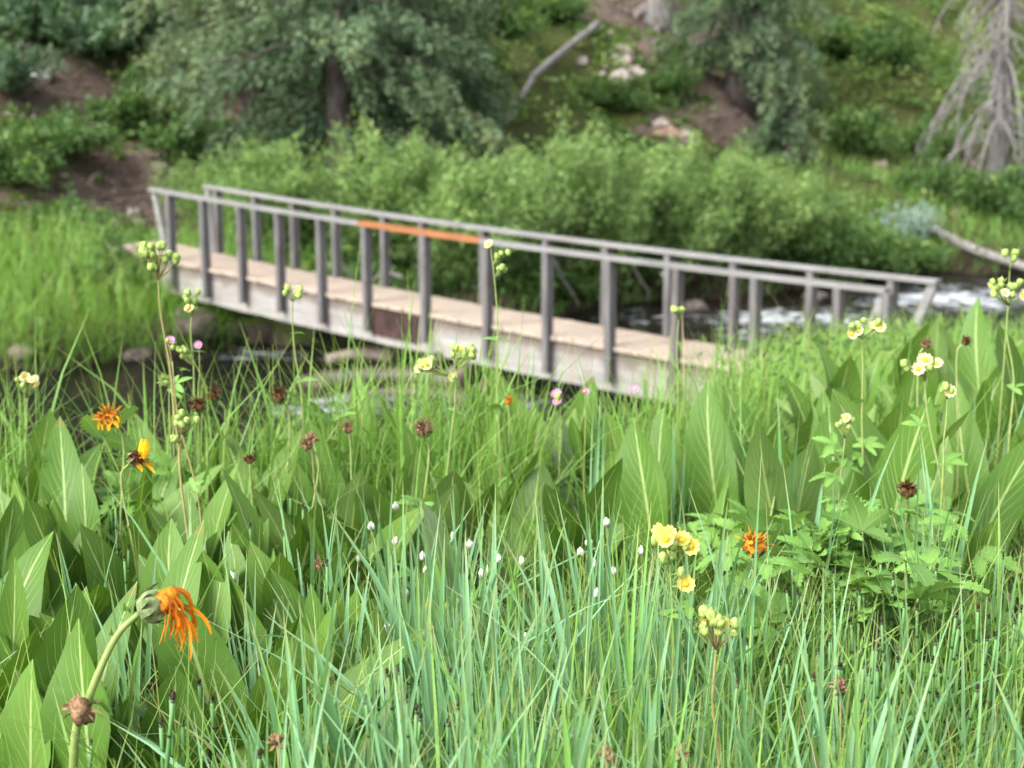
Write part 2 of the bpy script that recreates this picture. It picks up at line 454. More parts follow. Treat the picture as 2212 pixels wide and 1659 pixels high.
M['plate'] = plain('rust_brown_plate', (0.020, 0.011, 0.010), (0.055, 0.030, 0.026), 12, 0.7, 0.25, 0.4, (1, 1, 0.3))

def ground_mat():
    m, t = mat('earth_and_moss'); k = N(t)
    o = k.obj(); n1 = k.noise(1.6, 8, o, 0.65); n2 = k.noise(14.0, 6, o, 0.7)
    soil = k.mix(k.ss(n2, 0.3, 0.7), (0.065, 0.047, 0.037), (0.15, 0.115, 0.095))
    moss = k.mix(k.ss(n2, 0.3, 0.7), (0.025, 0.032, 0.010), (0.075, 0.085, 0.026))
    litter = k.mix(k.ss(n2, 0.35, 0.65), (0.035, 0.028, 0.016), (0.13, 0.105, 0.065))
    bare = k.attr('bare'); nearm = k.attr('near')
    f = k.ss(k.m('ADD', bare, k.m('MULTIPLY', k.m('SUBTRACT', n1, 0.5), 1.1)), 0.38, 0.62)
    c = k.mix(f, moss, soil)
    c = k.mix(nearm, c, litter)
    c = k.mix(k.m('MULTIPLY', k.attr('wet'), 0.85), c, (0.016, 0.012, 0.008))
    k.out(k.bsdf(c, 0.95, 0.1, k.bump(n2, 0.8, 0.05)))
    return m
M['ground'] = ground_mat()
def water_mat():
    m, t = mat('stream_water'); k = N(t)
    o = k.obj()
    foam = k.attr('foam')
    n = k.noise(5.0, 6, k.scaled(o, (0.6, 1.3, 1)), 0.7)
    f = k.ss(k.m('ADD', foam, k.m('MULTIPLY', k.m('SUBTRACT', n, 0.5), 2.2)), 0.52, 0.80)
    wv = k.noise(7.0, 5, k.scaled(o, (0.7, 1.3, 1)), 0.6)
    nb = k.bump(k.m('ADD', wv, k.m('MULTIPLY', f, 0.6)), 0.8, 0.10)
    c = k.mix(k.ss(k.noise(0.7, 4, o), 0.35, 0.7), (0.003, 0.003, 0.003), (0.014, 0.010, 0.006))
    c = k.mix(f, c, (0.50, 0.53, 0.56))
    sh = k.bsdf(c, k.m('ADD', 0.06, k.m('MULTIPLY', f, 0.6)), 0.5, nb)
    sh.node.inputs['IOR'].default_value = 1.14
    k.out(sh)
    return m
M['water'] = water_mat()

def jointed_mat():
    m, t = mat('horsetail_stem'); k = N(t)
    uv = k.n('ShaderNodeSeparateXYZ'); t.links.new(k.n('ShaderNodeUVMap', uv_map='UVMap').outputs[0], uv.inputs[0])
    fr = k.m('FRACT', k.m('MULTIPLY', uv.outputs[1], 8.0))
    ring = k.ss(fr, 0.90, 0.94)
    c = k.mix(k.ss(fr, 0.0, 0.9), (0.07, 0.17, 0.05), (0.095, 0.21, 0.06))
    c = k.mix(ring, c, (0.015, 0.02, 0.012))
    k.out(k.bsdf(c, 0.55, 0.3))
    return m
M['jointed'] = jointed_mat()

# ---------------------------------------------------------------- the setting: ground, stream
BARE = [(190, 290, 2.2), (120, 250, 1.6), (480, 225, 1.6), (300, 370, 2.2), (240, 430, 1.8), (480, 400, 1.2), (60, 160, 1.2), (300, 20, 1.0),
        (1490, 60, 2.0), (1480, 125, 1.6), (1560, 250, 1.6), (1400, 45, 1.8), (1530, 180, 1.2), (1590, 300, 1.0), (1320, 20, 1.5), (2080, 340, 1.0), (1440, 290, 0.8)]
BW = [(hit(x, y), r * 1.15) for x, y, r in BARE]
def bare_at(X, Y):
    b = np.zeros(np.shape(X))
    for p, r in BW: b = np.maximum(b, np.exp(-((X - p.x) ** 2 + (Y - p.y) ** 2) / (r * r)))
    return b

def axis(lo, hi, f0, f1, fine, coarse):
    a = list(np.arange(lo, f0, coarse)) + list(np.arange(f0, f1, fine)) + list(np.arange(f1, hi + coarse, coarse))
    return np.array(a)
gx = axis(-150, 150, -24, 30, 0.22, 4.0); gy = axis(-20, 170, 0.0, 60, 0.22, 4.0)
GX, GY = np.meshgrid(gx, gy)
GZ = H(GX, GY)
nx, ny = len(gx), len(gy)
ii = (np.arange(ny - 1)[:, None] * nx + np.arange(nx - 1)[None, :]).ravel()
ground = big('ground', np.stack([GX, GY, GZ], -1).reshape(-1, 3), np.stack([ii, ii + 1, ii + nx + 1, ii + nx], -1), np.zeros(nx * ny), None, M['ground'])
tag(ground, 'dark earth and moss of the meadow, the banks and the steep slope', 'ground', kind='structure')
a = ground.data.attributes.new('bare', 'FLOAT', 'POINT'); a.data.foreach_set('value', np.maximum(bare_at(GX, GY), np.clip((2.0 - far_t(GX, GY)) / 2, 0, 1) * (far_t(GX, GY) < 1.2) * 0.7).ravel().astype(np.float32))
a = ground.data.attributes.new('wet', 'FLOAT', 'POINT'); a.data.foreach_set('value', np.clip((0.55 - GZ) / 0.3, 0, 1).ravel().astype(np.float32))
a = ground.data.attributes.new('near', 'FLOAT', 'POINT'); a.data.foreach_set('value', np.clip(near_d(GX, GY) + 1.5, 0, 1).ravel().astype(np.float32))

# stream: u runs upstream, t across
wu = np.arange(-40, 70, 0.14); wtt = np.arange(-24, 1.2, 0.14)
WU, WT = np.meshgrid(wu, wtt)
WX = -7.1 + WU * 0.82 - WT * 0.57; WY = 20.6 + WU * 0.57 + WT * 0.82
FOAM = [(1650, 690, 1.3, 1.0), (1620, 715, 1.0, 0.8), (1760, 690, 1.3, 0.9), (2060, 650, 2.0, 1.0), (1980, 660, 1.2, 0.9), (1430, 690, 1.3, 0.6), (1340, 680, 0.8, 0.5), (560, 768, 1.0, 0.7),
        (650, 775, 0.9, 0.6), (640, 850, 0.8, 0.45), (730, 890, 0.9, 0.95), (850, 880, 0.8, 0.7), (1080, 880, 0.9, 0.8), (690, 800, 0.6, 0.5), (1850, 700, 1.2, 0.8), (980, 885, 0.8, 0.7)]
foam = np.zeros(WX.shape)
def whit(px, py):
    d = ray(px, py); k = -CZ / d.z
    return d.x * k, d.y * k
for px, py, r, s in FOAM:
    x, y = whit(px, py)
    du = (WX - x) * 0.82 + (WY - y) * 0.57; dt = -(WX - x) * 0.57 + (WY - y) * 0.82
    foam = np.maximum(foam, s * np.exp(-(du / (r * 1.3)) ** 2 - (dt / (r * 1.0)) ** 2))
foam = foam * 0.75 + 0.06 * fbm(WX, WY, 0.9, 8)
WZ = (fbm(WU / 1.6, WT, 0.8, 9) - 0.5) * 0.22 + (fbm(WU, WT, 0.34, 15) - 0.5) * 0.06 + foam * 0.14 * fbm(WX, WY, 0.35, 4)
nu_, nt_ = len(wu), len(wtt)
ii = (np.arange(nt_ - 1)[:, None] * nu_ + np.arange(nu_ - 1)[None, :]).ravel()
water = big('stream_water', np.stack([WX, WY, WZ], -1).reshape(-1, 3), np.stack([ii, ii + 1, ii + nu_ + 1, ii + nu_], -1), np.zeros(nu_ * nt_), None, M['water'])
tag(water, 'dark rippling stream with white foam over its rapids', 'stream', kind='structure')
a = water.data.attributes.new('foam', 'FLOAT', 'POINT'); a.data.foreach_set('value', foam.ravel().astype(np.float32))

# ---------------------------------------------------------------- footbridge
BH = math.radians(48.646)
BX0, BY0 = -5.473, 22.827
BDIR = Vector((math.sin(BH), -math.cos(BH), 0)); BACR = Vector((math.cos(BH), math.sin(BH), 0))
BW_, BG = 0.909, 0.54
def deck_z(s): return CZ - 2.266 - 0.044 * s + 0.002 * s * (s - 13)
def bpt(s, side, zo): return Vector((BX0, BY0, 0)) + BDIR * s + BACR * (side * BW_) + Vector((0, 0, deck_z(s) + zo))
def s_at(px, side, zo):
    lo, hi = -4.0, 18.0
    for _ in range(45):
        m = (lo + hi) / 2; p = bpt(m, side, zo)
        c, s = math.cos(PITCH), math.sin(PITCH)
        x = 1106 + FPX * p.x / (p.y * c - (p.z - CZ) * s)
        if x < px: lo = m
        else: hi = m
    return m
RH = 1.05
bridge = empty('footbridge', (BX0, BY0, 0), 'weathered wooden footbridge with post railings crossing the dark stream', 'footbridge')
BM = Matrix((BDIR, BACR, Vector((0, 0, 1)))).transposed()          # columns: along, across, up
def bl(o):                                                          # give the part the bridge's own axes so the grain runs along it
    o.rotation_euler = (0, 0, math.atan2(BDIR.y, BDIR.x))
    Mi = Matrix.Rotation(-math.atan2(BDIR.y, BDIR.x), 4, 'Z'); o.data.transform(Mi)
    return o
def strip(mb, s0, s1, side0, side1, z0, z1, n=24, tint=0.5, ragged=0.0):
    """bar following the sag of the bridge, from s0 to s1, between two across positions (metres) and two heights"""
    vs = []
    for i in range(n + 1):
        s = s0 + (s1 - s0) * i / n
        p = Vector((BX0, BY0, 0)) + BDIR * s; zd = deck_z(s)
        zz = z0 + rnd.uniform(-ragged, ragged)
        for a_, z in ((side0, zz), (side1, zz), (side1, z1), (side0, z1)): vs.append(p + BACR * a_ + Vector((0, 0, zd + z)))
    fs = [(4 * i + k, 4 * i + (k + 1) % 4, 4 * i + 4 + (k + 1) % 4, 4 * i + 4 + k) for i in range(n) for k in range(4)]
    fs += [(3, 2, 1, 0), (4 * n, 4 * n + 1, 4 * n + 2, 4 * n + 3)]
    mb.add(vs, fs, tint)
# deck planks laid across
mb = MB(); s = -1.25
while s < 13.4:
    w = rnd.uniform(0.13, 0.15)
    zo = rnd.uniform(-0.004, 0.003); e0 = rnd.uniform(-0.035, 0.0); e1 = rnd.uniform(0.0, 0.03)
    strip(mb, s, s + w - 0.008, -0.06 + e0, BW_ + 0.06 + e1, -0.045 + zo, zo, 1, rnd.random())
    s += w
bl(mb.build('deck', M['deck'], bridge, False))
for side in (0, 1):
    mb = MB()
    y0, y1 = (-0.02, 0.11) if side == 0 else (BW_ - 0.11, BW_ + 0.02)
    strip(mb, 0.05, 12.4, y0, y1, -BG, -0.05, 60, 0.4, 0.008)
    g = bl(mb.build('girder', M['girder'], bridge, False))
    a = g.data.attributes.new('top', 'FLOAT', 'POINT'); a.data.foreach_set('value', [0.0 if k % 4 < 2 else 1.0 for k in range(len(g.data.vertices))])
mb = MB()
for k in range(8): strip(mb, 0.6 + 1.6 * k, 0.72 + 1.6 * k, 0.11, BW_ - 0.11, -0.26, -0.05, 1, 0.9)
bl(mb.build('cross_beam', M['girder'], bridge, False))
mb = MB(); sp0, sp1 = s_at(808, 0, -0.2), s_at(908, 0, -0.2)
strip(mb, sp0, sp1, -0.045, -0.0205, -0.44, -0.075, 3)
tag(bl(mb.build('patch_plate', M['plate'], bridge, False)), 'dark rust brown plate set into the pale girder')
near_x = [372, 445, 525, 607, 697, 795, 922, 1056, 1185, 1320, 1464, 1632, 1811, 1915]
far_x = [462, 545, 627, 717, 822, 905, 1036, 1172, 1300, 1436, 1577, 1742, 1915]
def post(s, side, z0):
    mb = MB()
    y = -0.088 if side == 0 else BW_ + 0.088
    c = Vector((BX0, BY0, 0)) + BDIR * s + BACR * y + Vector((0, 0, deck_z(s) + (RH - 0.045 + z0) / 2))
    lean = Matrix.Rotation(rnd.uniform(-0.012, 0.012), 3, BACR)
    box(mb, c, 0.085, 0.135, RH - 0.045 - z0, lean @ BM, rnd.random(), 0.008)
    bl(mb.build('post', M['post'], bridge, False))
for px in near_x:
    s = s_at(px + 8, 0, 0.5); post(s, 0, -rnd.uniform(0.38, 0.46))
for px in far_x:
    s = s_at(px, 1, 0.5); post(s, 1, -0.40)
def rail(s0, s1, side, z0=-0.045, z1=0.0, m='rail', label=None):
    y0, y1 = (-0.145, 0.0) if side == 0 else (BW_, BW_ + 0.145)
    mb = MB(); strip(mb, s0, s1, y0, y1, RH + z0, RH + z1, 30, 0.3)
    return tag(bl(mb.build('handrail', M[m], bridge, False)), label)
sn0, sn1 = s_at(336, 0, RH), s_at(1925, 0, RH)
so0, so1 = s_at(789, 0, RH), s_at(1050, 0, RH)
rail(sn0, so0 - 0.003, 0)
rail(so0, so1, 0, -0.05, 0.012, 'rail_orange', 'new orange cedar board in the near handrail')
rail(so1 + 0.003, sn1, 0)
sf0, sf1 = s_at(437, 1, RH), s_at(2021, 1, RH)
rail(sf0, sf1, 1)
def brace(sa, sb, side):
    mb = MB(); y = -0.066 if side == 0 else BW_ + 0.066
    p = Vector((BX0, BY0, 0)) + BDIR * sa + BACR * y + Vector((0, 0, deck_z(sa) + RH - 0.05))
    q = Vector((BX0, BY0, 0)) + BDIR * sb + BACR * y + Vector((0, 0, deck_z(sb) - 0.03))
    d = (q - p).normalized(); Mx = Matrix((BACR.cross(d), BACR, d)).transposed()
    box(mb, (p + q) / 2, 0.10, 0.06, (q - p).length, Mx, 0.1, 0.006)
    bl(mb.build('end_brace', M['rail'], bridge, False))
s1st = s_at(380, 0, 0.5)
brace(sn0 + 0.05, s1st - 0.13, 0); brace(sf0 + 0.05, s_at(462, 1, 0.5) - 0.13, 1)
brace(sf1 - 0.05, sf1 - 0.45, 1); brace(sn1 - 0.04, sn1 - 0.35, 0)

# ---------------------------------------------------------------- foliage fields (numpy)
def leaf_quads(C, L, W, D, Nn, tint, bend=0.15):
    """diamond leaves: centre-base C, length L, width W, direction D (unit), normal-ish Nn"""
    n = len(C)
    S = np.cross(D, Nn); S /= np.linalg.norm(S, axis=1, keepdims=True) + 1e-9
    U = np.cross(S, D)
    L = L[:, None]; W = W[:, None]
    p0 = C; p1 = C + D * L * 0.5 + S * W * 0.5 + U * L * bend * 0.5; p2 = C + D * L; p3 = C + D * L * 0.5 - S * W * 0.5 + U * L * bend * 0.5
    V = np.stack([p0, p1, p2, p3], 1).reshape(-1, 3)
    Q = np.arange(n * 4).reshape(n, 4)
    return V, Q, np.repeat(tint, 4)
def unit(v): return v / (np.linalg.norm(v, axis=1, keepdims=True) + 1e-9)
def rdir(n, up=0.0):
    v = R.normal(size=(n, 3)); v = unit(v); v[:, 2] += up
    return unit(v)

def blades(P, hgt, wid, lean, az, tint, seg=4, fold=0.0, droop=1.0, facing=None):
    """grass blades: P base points; tips lean by `lean` (fraction of the height) towards azimuth az"""
    n = len(P); k = 3 if fold else 2
    t = np.linspace(0, 1, seg + 1)
    dirv = np.stack([np.cos(az), np.sin(az), np.zeros(n)], -1)
    fa = facing if facing is not None else az + np.pi / 2 + R.normal(size=n) * 0.5
    side = np.stack([np.cos(fa), np.sin(fa), np.zeros(n)], -1)
    nrm = np.stack([-np.sin(fa), np.cos(fa), np.zeros(n)], -1)
    rows, uvs = [], []
    for i, ti in enumerate(t):
        c = P + dirv * (hgt * lean * ti ** 2.2)[:, None]
        c = c + np.array([0, 0, 1.0]) * (hgt * (ti - droop * 0.30 * np.minimum(lean, 1.3) ** 2 * ti ** 2.6))[:, None]
        w = wid * (0.55 + 0.45 * min(1, ti * 3)) * (1 - ti ** 2.6) + 0.0006
        if fold:
            rows += [c - side * (w / 2)[:, None], c + nrm * (w * fold)[:, None], c + side * (w / 2)[:, None]]
            uvs += [(0, ti), (0.5, ti), (1, ti)]
        else:
            rows += [c - side * (w / 2)[:, None], c + side * (w / 2)[:, None]]
            uvs += [(0, ti), (1, ti)]
    m = k * (seg + 1)
    V = np.stack(rows, 1).reshape(-1, 3)
    base = np.arange(n)[:, None] * m
    q = []
    for i in range(seg):
        for j in range(k - 1):
            a = i * k + j
            q.append(np.concatenate([base + a, base + a + 1, base + a + k + 1, base + a + k], 1))
    Q = np.stack(q, 1).reshape(-1, 4)
    return V, Q, np.repeat(tint, m), np.tile(np.array(uvs), (n, 1))

def px_of(X, Y, Z):
    c, s = math.cos(PITCH), math.sin(PITCH)
    f = Y * c - (Z - CZ) * s; up = (Z - CZ) * c + Y * s
    return 1106 + FPX * X / f, 829.5 - FPX * up / f

# ---- far bank and slope: undergrowth as one mass (stuff), tall bank grass
def undergrowth():
    n = 34000
    Y = R.uniform(20, 60, n); X = R.uniform(-0.42, 0.42, n) * Y; t = far_t(X, Y)
    b = bare_at(X, Y)
    dens = fbm(X, Y, 3.2, 12)
    keep = (t > 0.3) & ~((X < -3.2) & (t < 3.4) & (R.random(n) < 0.85)) & (R.random(n) < np.clip(1.25 - 1.5 * b, 0.05, 1) * np.clip(dens * 2.6 - 0.6, 0.06, 1) * np.clip(fbm(X, Y, 0.9, 14) * 3 - 0.9, 0.1, 1) * np.where(t > 4, 0.75, 1.0))
    X, Y, b = X[keep], Y[keep], b[keep]
    Z = H(X, Y); n = len(X)
    ct = np.clip(fbm(X, Y, 2.5, 20) * 1.7 - 0.35 + R.normal(size=n) * 0.15, 0, 1)
    sz = (0.14 + 0.62 * R.random(n) ** 1.9) * (1 - 0.5 * b)
    k = 20
    th = R.uniform(0, 2 * np.pi, (n, k)); rr = np.sqrt(R.random((n, k))) * sz[:, None] * 1.2
    hz = R.random((n, k)) ** 0.7 * sz[:, None] * (1.1 - (rr / (sz[:, None] * 1.3)) ** 2)
    C = np.stack([X[:, None] + rr * np.cos(th), Y[:, None] + rr * np.sin(th), Z[:, None] + np.maximum(hz, 0.02)], -1).reshape(-1, 3)
    m = len(C)
    D = rdir(m, 0.25); D[:, 2] *= 0.6; D = unit(D)
    L = R.uniform(0.07, 0.21, m)
    V, Q, T = leaf_quads(C, L, L * R.uniform(0.45, 0.8, m), D, rdir(m, 1.2), np.clip(np.repeat(ct, k) + R.normal(size=m) * 0.18, 0, 1))
    tag(big('undergrowth', V, Q, T, None, M['under'], smooth=False), 'low leafy undergrowth covering the steep slope beyond the stream', 'undergrowth', kind='stuff')
undergrowth()

def bank_grass():
    n = 80000
    Y = R.uniform(19, 46, n); X = R.uniform(-0.42, 0.42, n) * Y; t = far_t(X, Y)
    left = np.clip((-2.9 - X) / 1.5, 0, 1)
    p = np.where((t > -0.15) & (t < 3.6), 0.3 + left * 0.7 + (t < 0.6) * 0.3, 0) + ((X > 6) & (t > 0.5) & (t < 7)) * 0.35
    keep = (R.random(n) < p) & (np.abs(X) < 0.42 * Y + 2)
    X, Y, t = X[keep], Y[keep], t[keep]; left = left[keep]
    n = len(X); Z = H(X, Y) - 0.03
    hg = R.uniform(0.25, 0.6, n) + left * R.uniform(0.2, 0.6, n)
    hang = (t < 0.7) & (R.random(n) < 0.8)
    az = np.where(hang, math.atan2(-0.82, 0.57) + R.normal(size=n) * 0.5, R.uniform(0, 6.28, n))
    V, Q, T, UV = blades(np.stack([X, Y, Z], -1), hg, R.uniform(0.010, 0.022, n), np.where(hang, R.uniform(0.6, 1.35, n), R.uniform(0.1, 0.9, n)), az, np.clip(fbm(X, Y, 1.5, 31) + R.normal(size=n) * 0.15, 0, 1), 3)
    tag(big('bank_grass', V, Q, T, UV, M['grass']), 'tall bright green grass on the far bank beside the bridge end', 'grass', kind='stuff')
bank_grass()
def litter():
    n = 60000
    Y = R.uniform(20, 58, n); X = R.uniform(-0.42, 0.42, n) * Y; t = far_t(X, Y)
    k = (t > 0.2) & (R.random(n) < np.clip(bare_at(X, Y) * 1.2, 0.04, 1)); X, Y = X[k], Y[k]; n = len(X)
    C = np.stack([X, Y, H(X, Y) + R.uniform(0.0, 0.05, n)], -1)
    L = R.uniform(0.05, 0.2, n) * (1 + (R.random(n) < 0.15) * 2.2); D = rdir(n, 0.15); D[:, 2] *= 0.35
    V, Q, T = leaf_quads(C, L, np.minimum(L * R.uniform(0.15, 0.6, n), 0.09), unit(D), rdir(n, 1.5), R.random(n))
    tag(big('leaf_litter', V, Q, T, None, M['litter'], smooth=False), 'brown twigs and dead leaves littering the bare earth of the slope', 'leaf litter', kind='stuff')
litter()

# ---- willow and broad-leaved bushes: four meshes of each kind, copied
def make_bush(kind, hgt, wid, nst, nleaf, llen, lwid, mname, twig='twig', droop=0.0):
    """foliage + stems, base at the origin"""
    sm = MB(); C = []; Dd = []
    for k in range(nst):
        az = rnd.uniform(0, 6.283); sp = rnd.random() ** 0.7
        h = hgt * rnd.uniform(0.6, 1.0) * (1 - 0.35 * sp)
        p = []
        for i in range(6):
            u = i / 5
            p.append(Vector((math.cos(az) * (0.08 + wid * sp * u ** 1.4), math.sin(az) * (0.08 + wid * sp * u ** 1.4), h * u - droop * sp * u ** 3)) + Vector((rnd.uniform(-.05, .05), rnd.uniform(-.05, .05), 0)) * u)
        tube(sm, p, [0.016 * (1 - 0.8 * i / 5) + 0.003 for i in range(6)], 4)
        m = nleaf // nst
        for j in range(m):
            u = 0.18 + 0.82 * rnd.random() ** 0.75
            i = min(4, int(u * 5)); q = p[i].lerp(p[i + 1], u * 5 - i)
            br = rnd.gauss(0, 0.14) * (1.3 - u * 0.6); br2 = rnd.gauss(0, 0.14) * (1.3 - u * 0.6)
            C.append((q.x + br, q.y + br2, max(0.05, q.z + rnd.gauss(0, 0.10))))
            Dd.append((math.cos(az) * 0.3 + rnd.gauss(0, .55), math.sin(az) * 0.3 + rnd.gauss(0, .55), 0.45 + rnd.gauss(0, .55)))
    C = np.array(C); Dd = unit(np.array(Dd)); n = len(C)
    L = R.uniform(0.7, 1.3, n) * llen
    T = np.clip(0.15 + 0.7 * vnoise(C[:, 0] + C[:, 2], C[:, 1] - C[:, 2], 0.35, rnd.randint(0, 50)) + R.normal(size=n) * 0.2, 0, 1)
    V, Q, T = leaf_quads(C, L, L * lwid, Dd, rdir(n, 0.8), T)
    fm = big('foliage_mesh', V, Q, T, None, M[mname], smooth=False)
    return fm, sm.mesh('stems', M[twig])
def plant_bush(name, meshes, p, sc, rz, label, cat, group=None, mirror=1):
    e = empty(name, (p.x, p.y, p.z - 0.03), label, cat, group)
    e.rotation_euler = (0, 0, rz); e.scale = (sc, sc, sc)
    link('foliage', meshes[0], e); link('stems', meshes[1], e)
    return e
WIL = [make_bush('w', h, w, 26, 7500, 0.13, 0.26, 'willow') for h, w in ((2.6, 1.2), (2.3, 1.4), (3.0, 1.1), (2.0, 1.5))]
BSH = [make_bush('b', h, w, 16, 2600, 0.12, 0.62, 'bush', 'twig', d) for h, w, d in ((1.2, 1.0, 0.3), (0.9, 1.2, 0.4), (1.5, 0.9, 0.2))]
BLU = [make_bush('c', 1.3, 1.3, 16, 2600, 0.11, 0.6, 'bush_blue', 'twig', 0.4)]
SAG = [make_bush('s', 0.8, 0.6, 16, 1500, 0.08, 0.4, 'sage')]
willows = [  # px of the base, py of the base, scale, which, label
    (470, 500, 0.80, 3, 'low pale willow bush behind the left end of the bridge railing'),
    (590, 545, 1.0, 1, 'willow bush behind the bridge in front of the big spruce, left of its trunk'),
    (685, 540, 0.6, 3, 'short willow bush directly below the dark trunk of the big spruce'),
    (820, 580, 1.1, 0, 'willow bush behind the left end of the orange rail board'),
    (930, 590, 1.10, 1, 'willow bush behind the middle of the orange rail board'),
    (1030, 610, 1.23, 3, 'willow bush behind the right end of the orange rail board'),
    (1120, 610, 1.0, 0, 'willow bush below the lower tip of the grey leaning log'),
    (1215, 620, 1.15, 2, 'tallest willow bush in the middle of the thicket, below the leaning log'),
    (1320, 620, 1.1, 2, 'tall willow bush below the pale rubble patch'),
    (1420, 625, 1.1, 1, 'wide willow bush below the reddish boulder'),
    (1510, 610, 1.2, 0, 'willow bush left of the lower spruce bough on the right'),
    (1600, 590, 1.1, 1, 'rounded willow bush at the right half of the thicket'),
    (1690, 560, 1.0, 3, 'last willow bush at the right end of the thicket'),
]
for i, (px, py, sc, w, lb) in enumerate(willows):
    plant_bush('willow_bush', WIL[w], hit(px, py), sc, i * 1.7, lb, 'bush', 'willow bushes behind the bridge')
bushes = [
    (70, 90, 1.9, 'c', 'bluish green bush at the top left corner of the slope'), (180, 120, 1.7, 'c', 'bluish green bush beside the corner bush, above the bare earth'),
    (270, 90, 1.2, 'c', 'small bluish green bush left of the big spruce'), (20, 200, 1.0, 'c', 'bluish green bush below the corner bushes at the left edge'),
    (110, 330, 1.1, 'b', 'bright green bush on the bare earth slope at the left'), (300, 300, 1.0, 'b', 'green bush below the bare earth left of the spruce'),
    (30, 400, 1.0, 'b', 'green bush above the tall grass at the left edge'), (130, 500, 0.8, 'b', 'leafy bush in the tall grass of the far bank'),
    (420, 360, 1.0, 'b', 'green bush at the lower left skirt of the big spruce'), (1085, 80, 1.2, 'b', 'bright bush right of the big spruce at the top'),
    (1170, 40, 1.2, 'b', 'bright bush above the leaning log'), (1040, 170, 0.9, 'b', 'bush between the big spruce and the leaning log'),
    (1265, 225, 0.7, 'b', 'bush just right of the leaning log'), (1470, 140, 0.9, 'b', 'bush between the rubble patch and the second spruce'),
    (1460, 220, 0.9, 'b', 'bush below the rubble patch'), (1340, 240, 0.9, 'b', 'low bush beneath the pale rubble'),
    (1800, 120, 1.5, 'b', 'leafy bush right of the second spruce at the top'), (1930, 160, 1.2, 'b', 'leafy bush between the second spruce and the dead tree'),
    (1850, 330, 1.2, 'b', 'bush on the mossy slope in the right half, lower down'), (1990, 330, 1.2, 'b', 'bush left of the dead grey tree'),
    (2010, 440, 1.0, 'b', 'bush left of the dead branches, above the blue-grey shrub'), (2130, 470, 1.2, 'b', 'dark bush under the dead tree'),
    (2200, 430, 1.3, 'b', 'bush at the right edge under the dead tree'), (1780, 590, 1.1, 'b', 'broad-leaved bush overhanging the water right of the willows'),
    (1880, 590, 0.9, 'b', 'broad-leaved bush above the rapids near the bridge end'), (1960, 570, 0.8, 'b', 'bush at the water left of the white log'),
    (250, 640, 0.7, 'b', 'leafy weed at the left end of the deck'), (330, 650, 0.6, 'b', 'leafy weed beside the left end of the girder'),
    (1250, 640, 0.6, 'b', 'small bush on the waterside behind the bridge middle'), (930, 650, 0.6, 'b', 'small dark bush seen under the rail behind the bridge'),
    (770, 640, 0.5, 'b', 'small bush at the water behind the orange rail posts'),
]
for i, (px, py, sc, kd, lb) in enumerate(bushes):
    plant_bush('leafy_bush', BLU[0] if kd == 'c' else BSH[i % 3], hit(px, py), sc, i * 2.1, lb, 'bush', 'bushes on the far slope')
plant_bush('sage_shrub', SAG[0], hit(1968, 525), 1.25, 0.3, 'small blue-grey shrub above the white log at the water', 'shrub')

# ---- spruces
def spruce(base, hgt, crown_r, low, nbr, dens, label, r0=0.32, lean=0.0, seed=1, gaps=()):
    rr = random.Random(seed)
    e = empty('spruce_tree', base, label, 'tree', 'spruce trees on the far slope')
    mb = MB()
    tube(mb, [base + Vector((lean * z, 0, z - 0.4)) for z in np.linspace(0, hgt, 12)], [max(0.03, r0 * (1.25 - 0.25 * min(1, z)) * (1 - z / hgt * 0.93)) for z in np.linspace(0, hgt, 12)], 12, wob=0.06)
    mb.build('trunk', M['bark'], e)
    C, Dd, L, T = [], [], [], []
    lm = MB()
    for b in range(nbr):
        u = ((b + rr.random()) / nbr) ** 1.35
        z = low + (hgt * 0.97 - low) * u
        bl_ = crown_r * (1 - u) ** 0.75 * rr.uniform(0.6, 1.08) + 0.25
        az = b * 2.399 + rr.uniform(-.4, .4)
        dx, dy = math.cos(az), math.sin(az)
        if dy < -0.45 and any(a_ < z < b_ for a_, b_ in gaps): continue
        p0 = base + Vector((lean * z, 0, z))
        drop = bl_ * rr.uniform(0.28, 0.55) * (1 - 0.5 * u)
        pts = []
        for i in range(7):
            v = i / 6
            pts.append(p0 + Vector((dx * bl_ * v, dy * bl_ * v, 0.12 * bl_ * v - drop * v ** 1.6)))
        tube(lm, pts, [0.04 * (1 - 0.85 * i / 6) * (0.5 + bl_ / crown_r) for i in range(7)], 4)
        nt = max(5, int(bl_ * 15 * dens)); bt = rr.uniform(-0.18, 0.22)
        for j in range(nt):                                     # hanging twigs
            v = 0.06 + 0.94 * (j + rr.random()) / nt
            i = min(5, int(v * 6)); q = pts[i].lerp(pts[i + 1], v * 6 - i)
            sx = rr.uniform(-1, 1) * 0.30 * bl_ * (1.05 - v * 0.75)
            q = q + Vector((-dy * sx, dx * sx, -0.10 * abs(sx)))
            hl = rr.uniform(0.2, 0.85)
            ns = max(5, int(hl * 34))
            for k in range(ns):
                w = k / ns
                c = q + Vector((dx * 0.18 * w + rr.gauss(0, .045), dy * 0.18 * w + rr.gauss(0, .045), -hl * w * 0.9 + rr.gauss(0, .03)))
                C.append(c); Dd.append((dx * 0.6 + rr.gauss(0, .5), dy * 0.6 + rr.gauss(0, .5), -0.45 + rr.gauss(0, .4)))
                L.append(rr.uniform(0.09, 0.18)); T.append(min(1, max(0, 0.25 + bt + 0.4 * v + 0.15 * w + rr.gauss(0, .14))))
    lm.build('limbs', M['bark'], e)
    C = np.array([tuple(c) for c in C]); n = len(C)
    L = np.array(L)
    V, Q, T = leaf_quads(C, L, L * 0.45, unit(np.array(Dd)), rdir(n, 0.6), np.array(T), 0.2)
    big('crown', V, Q, T, None, M['spruce'], e, False, off=tuple(base))
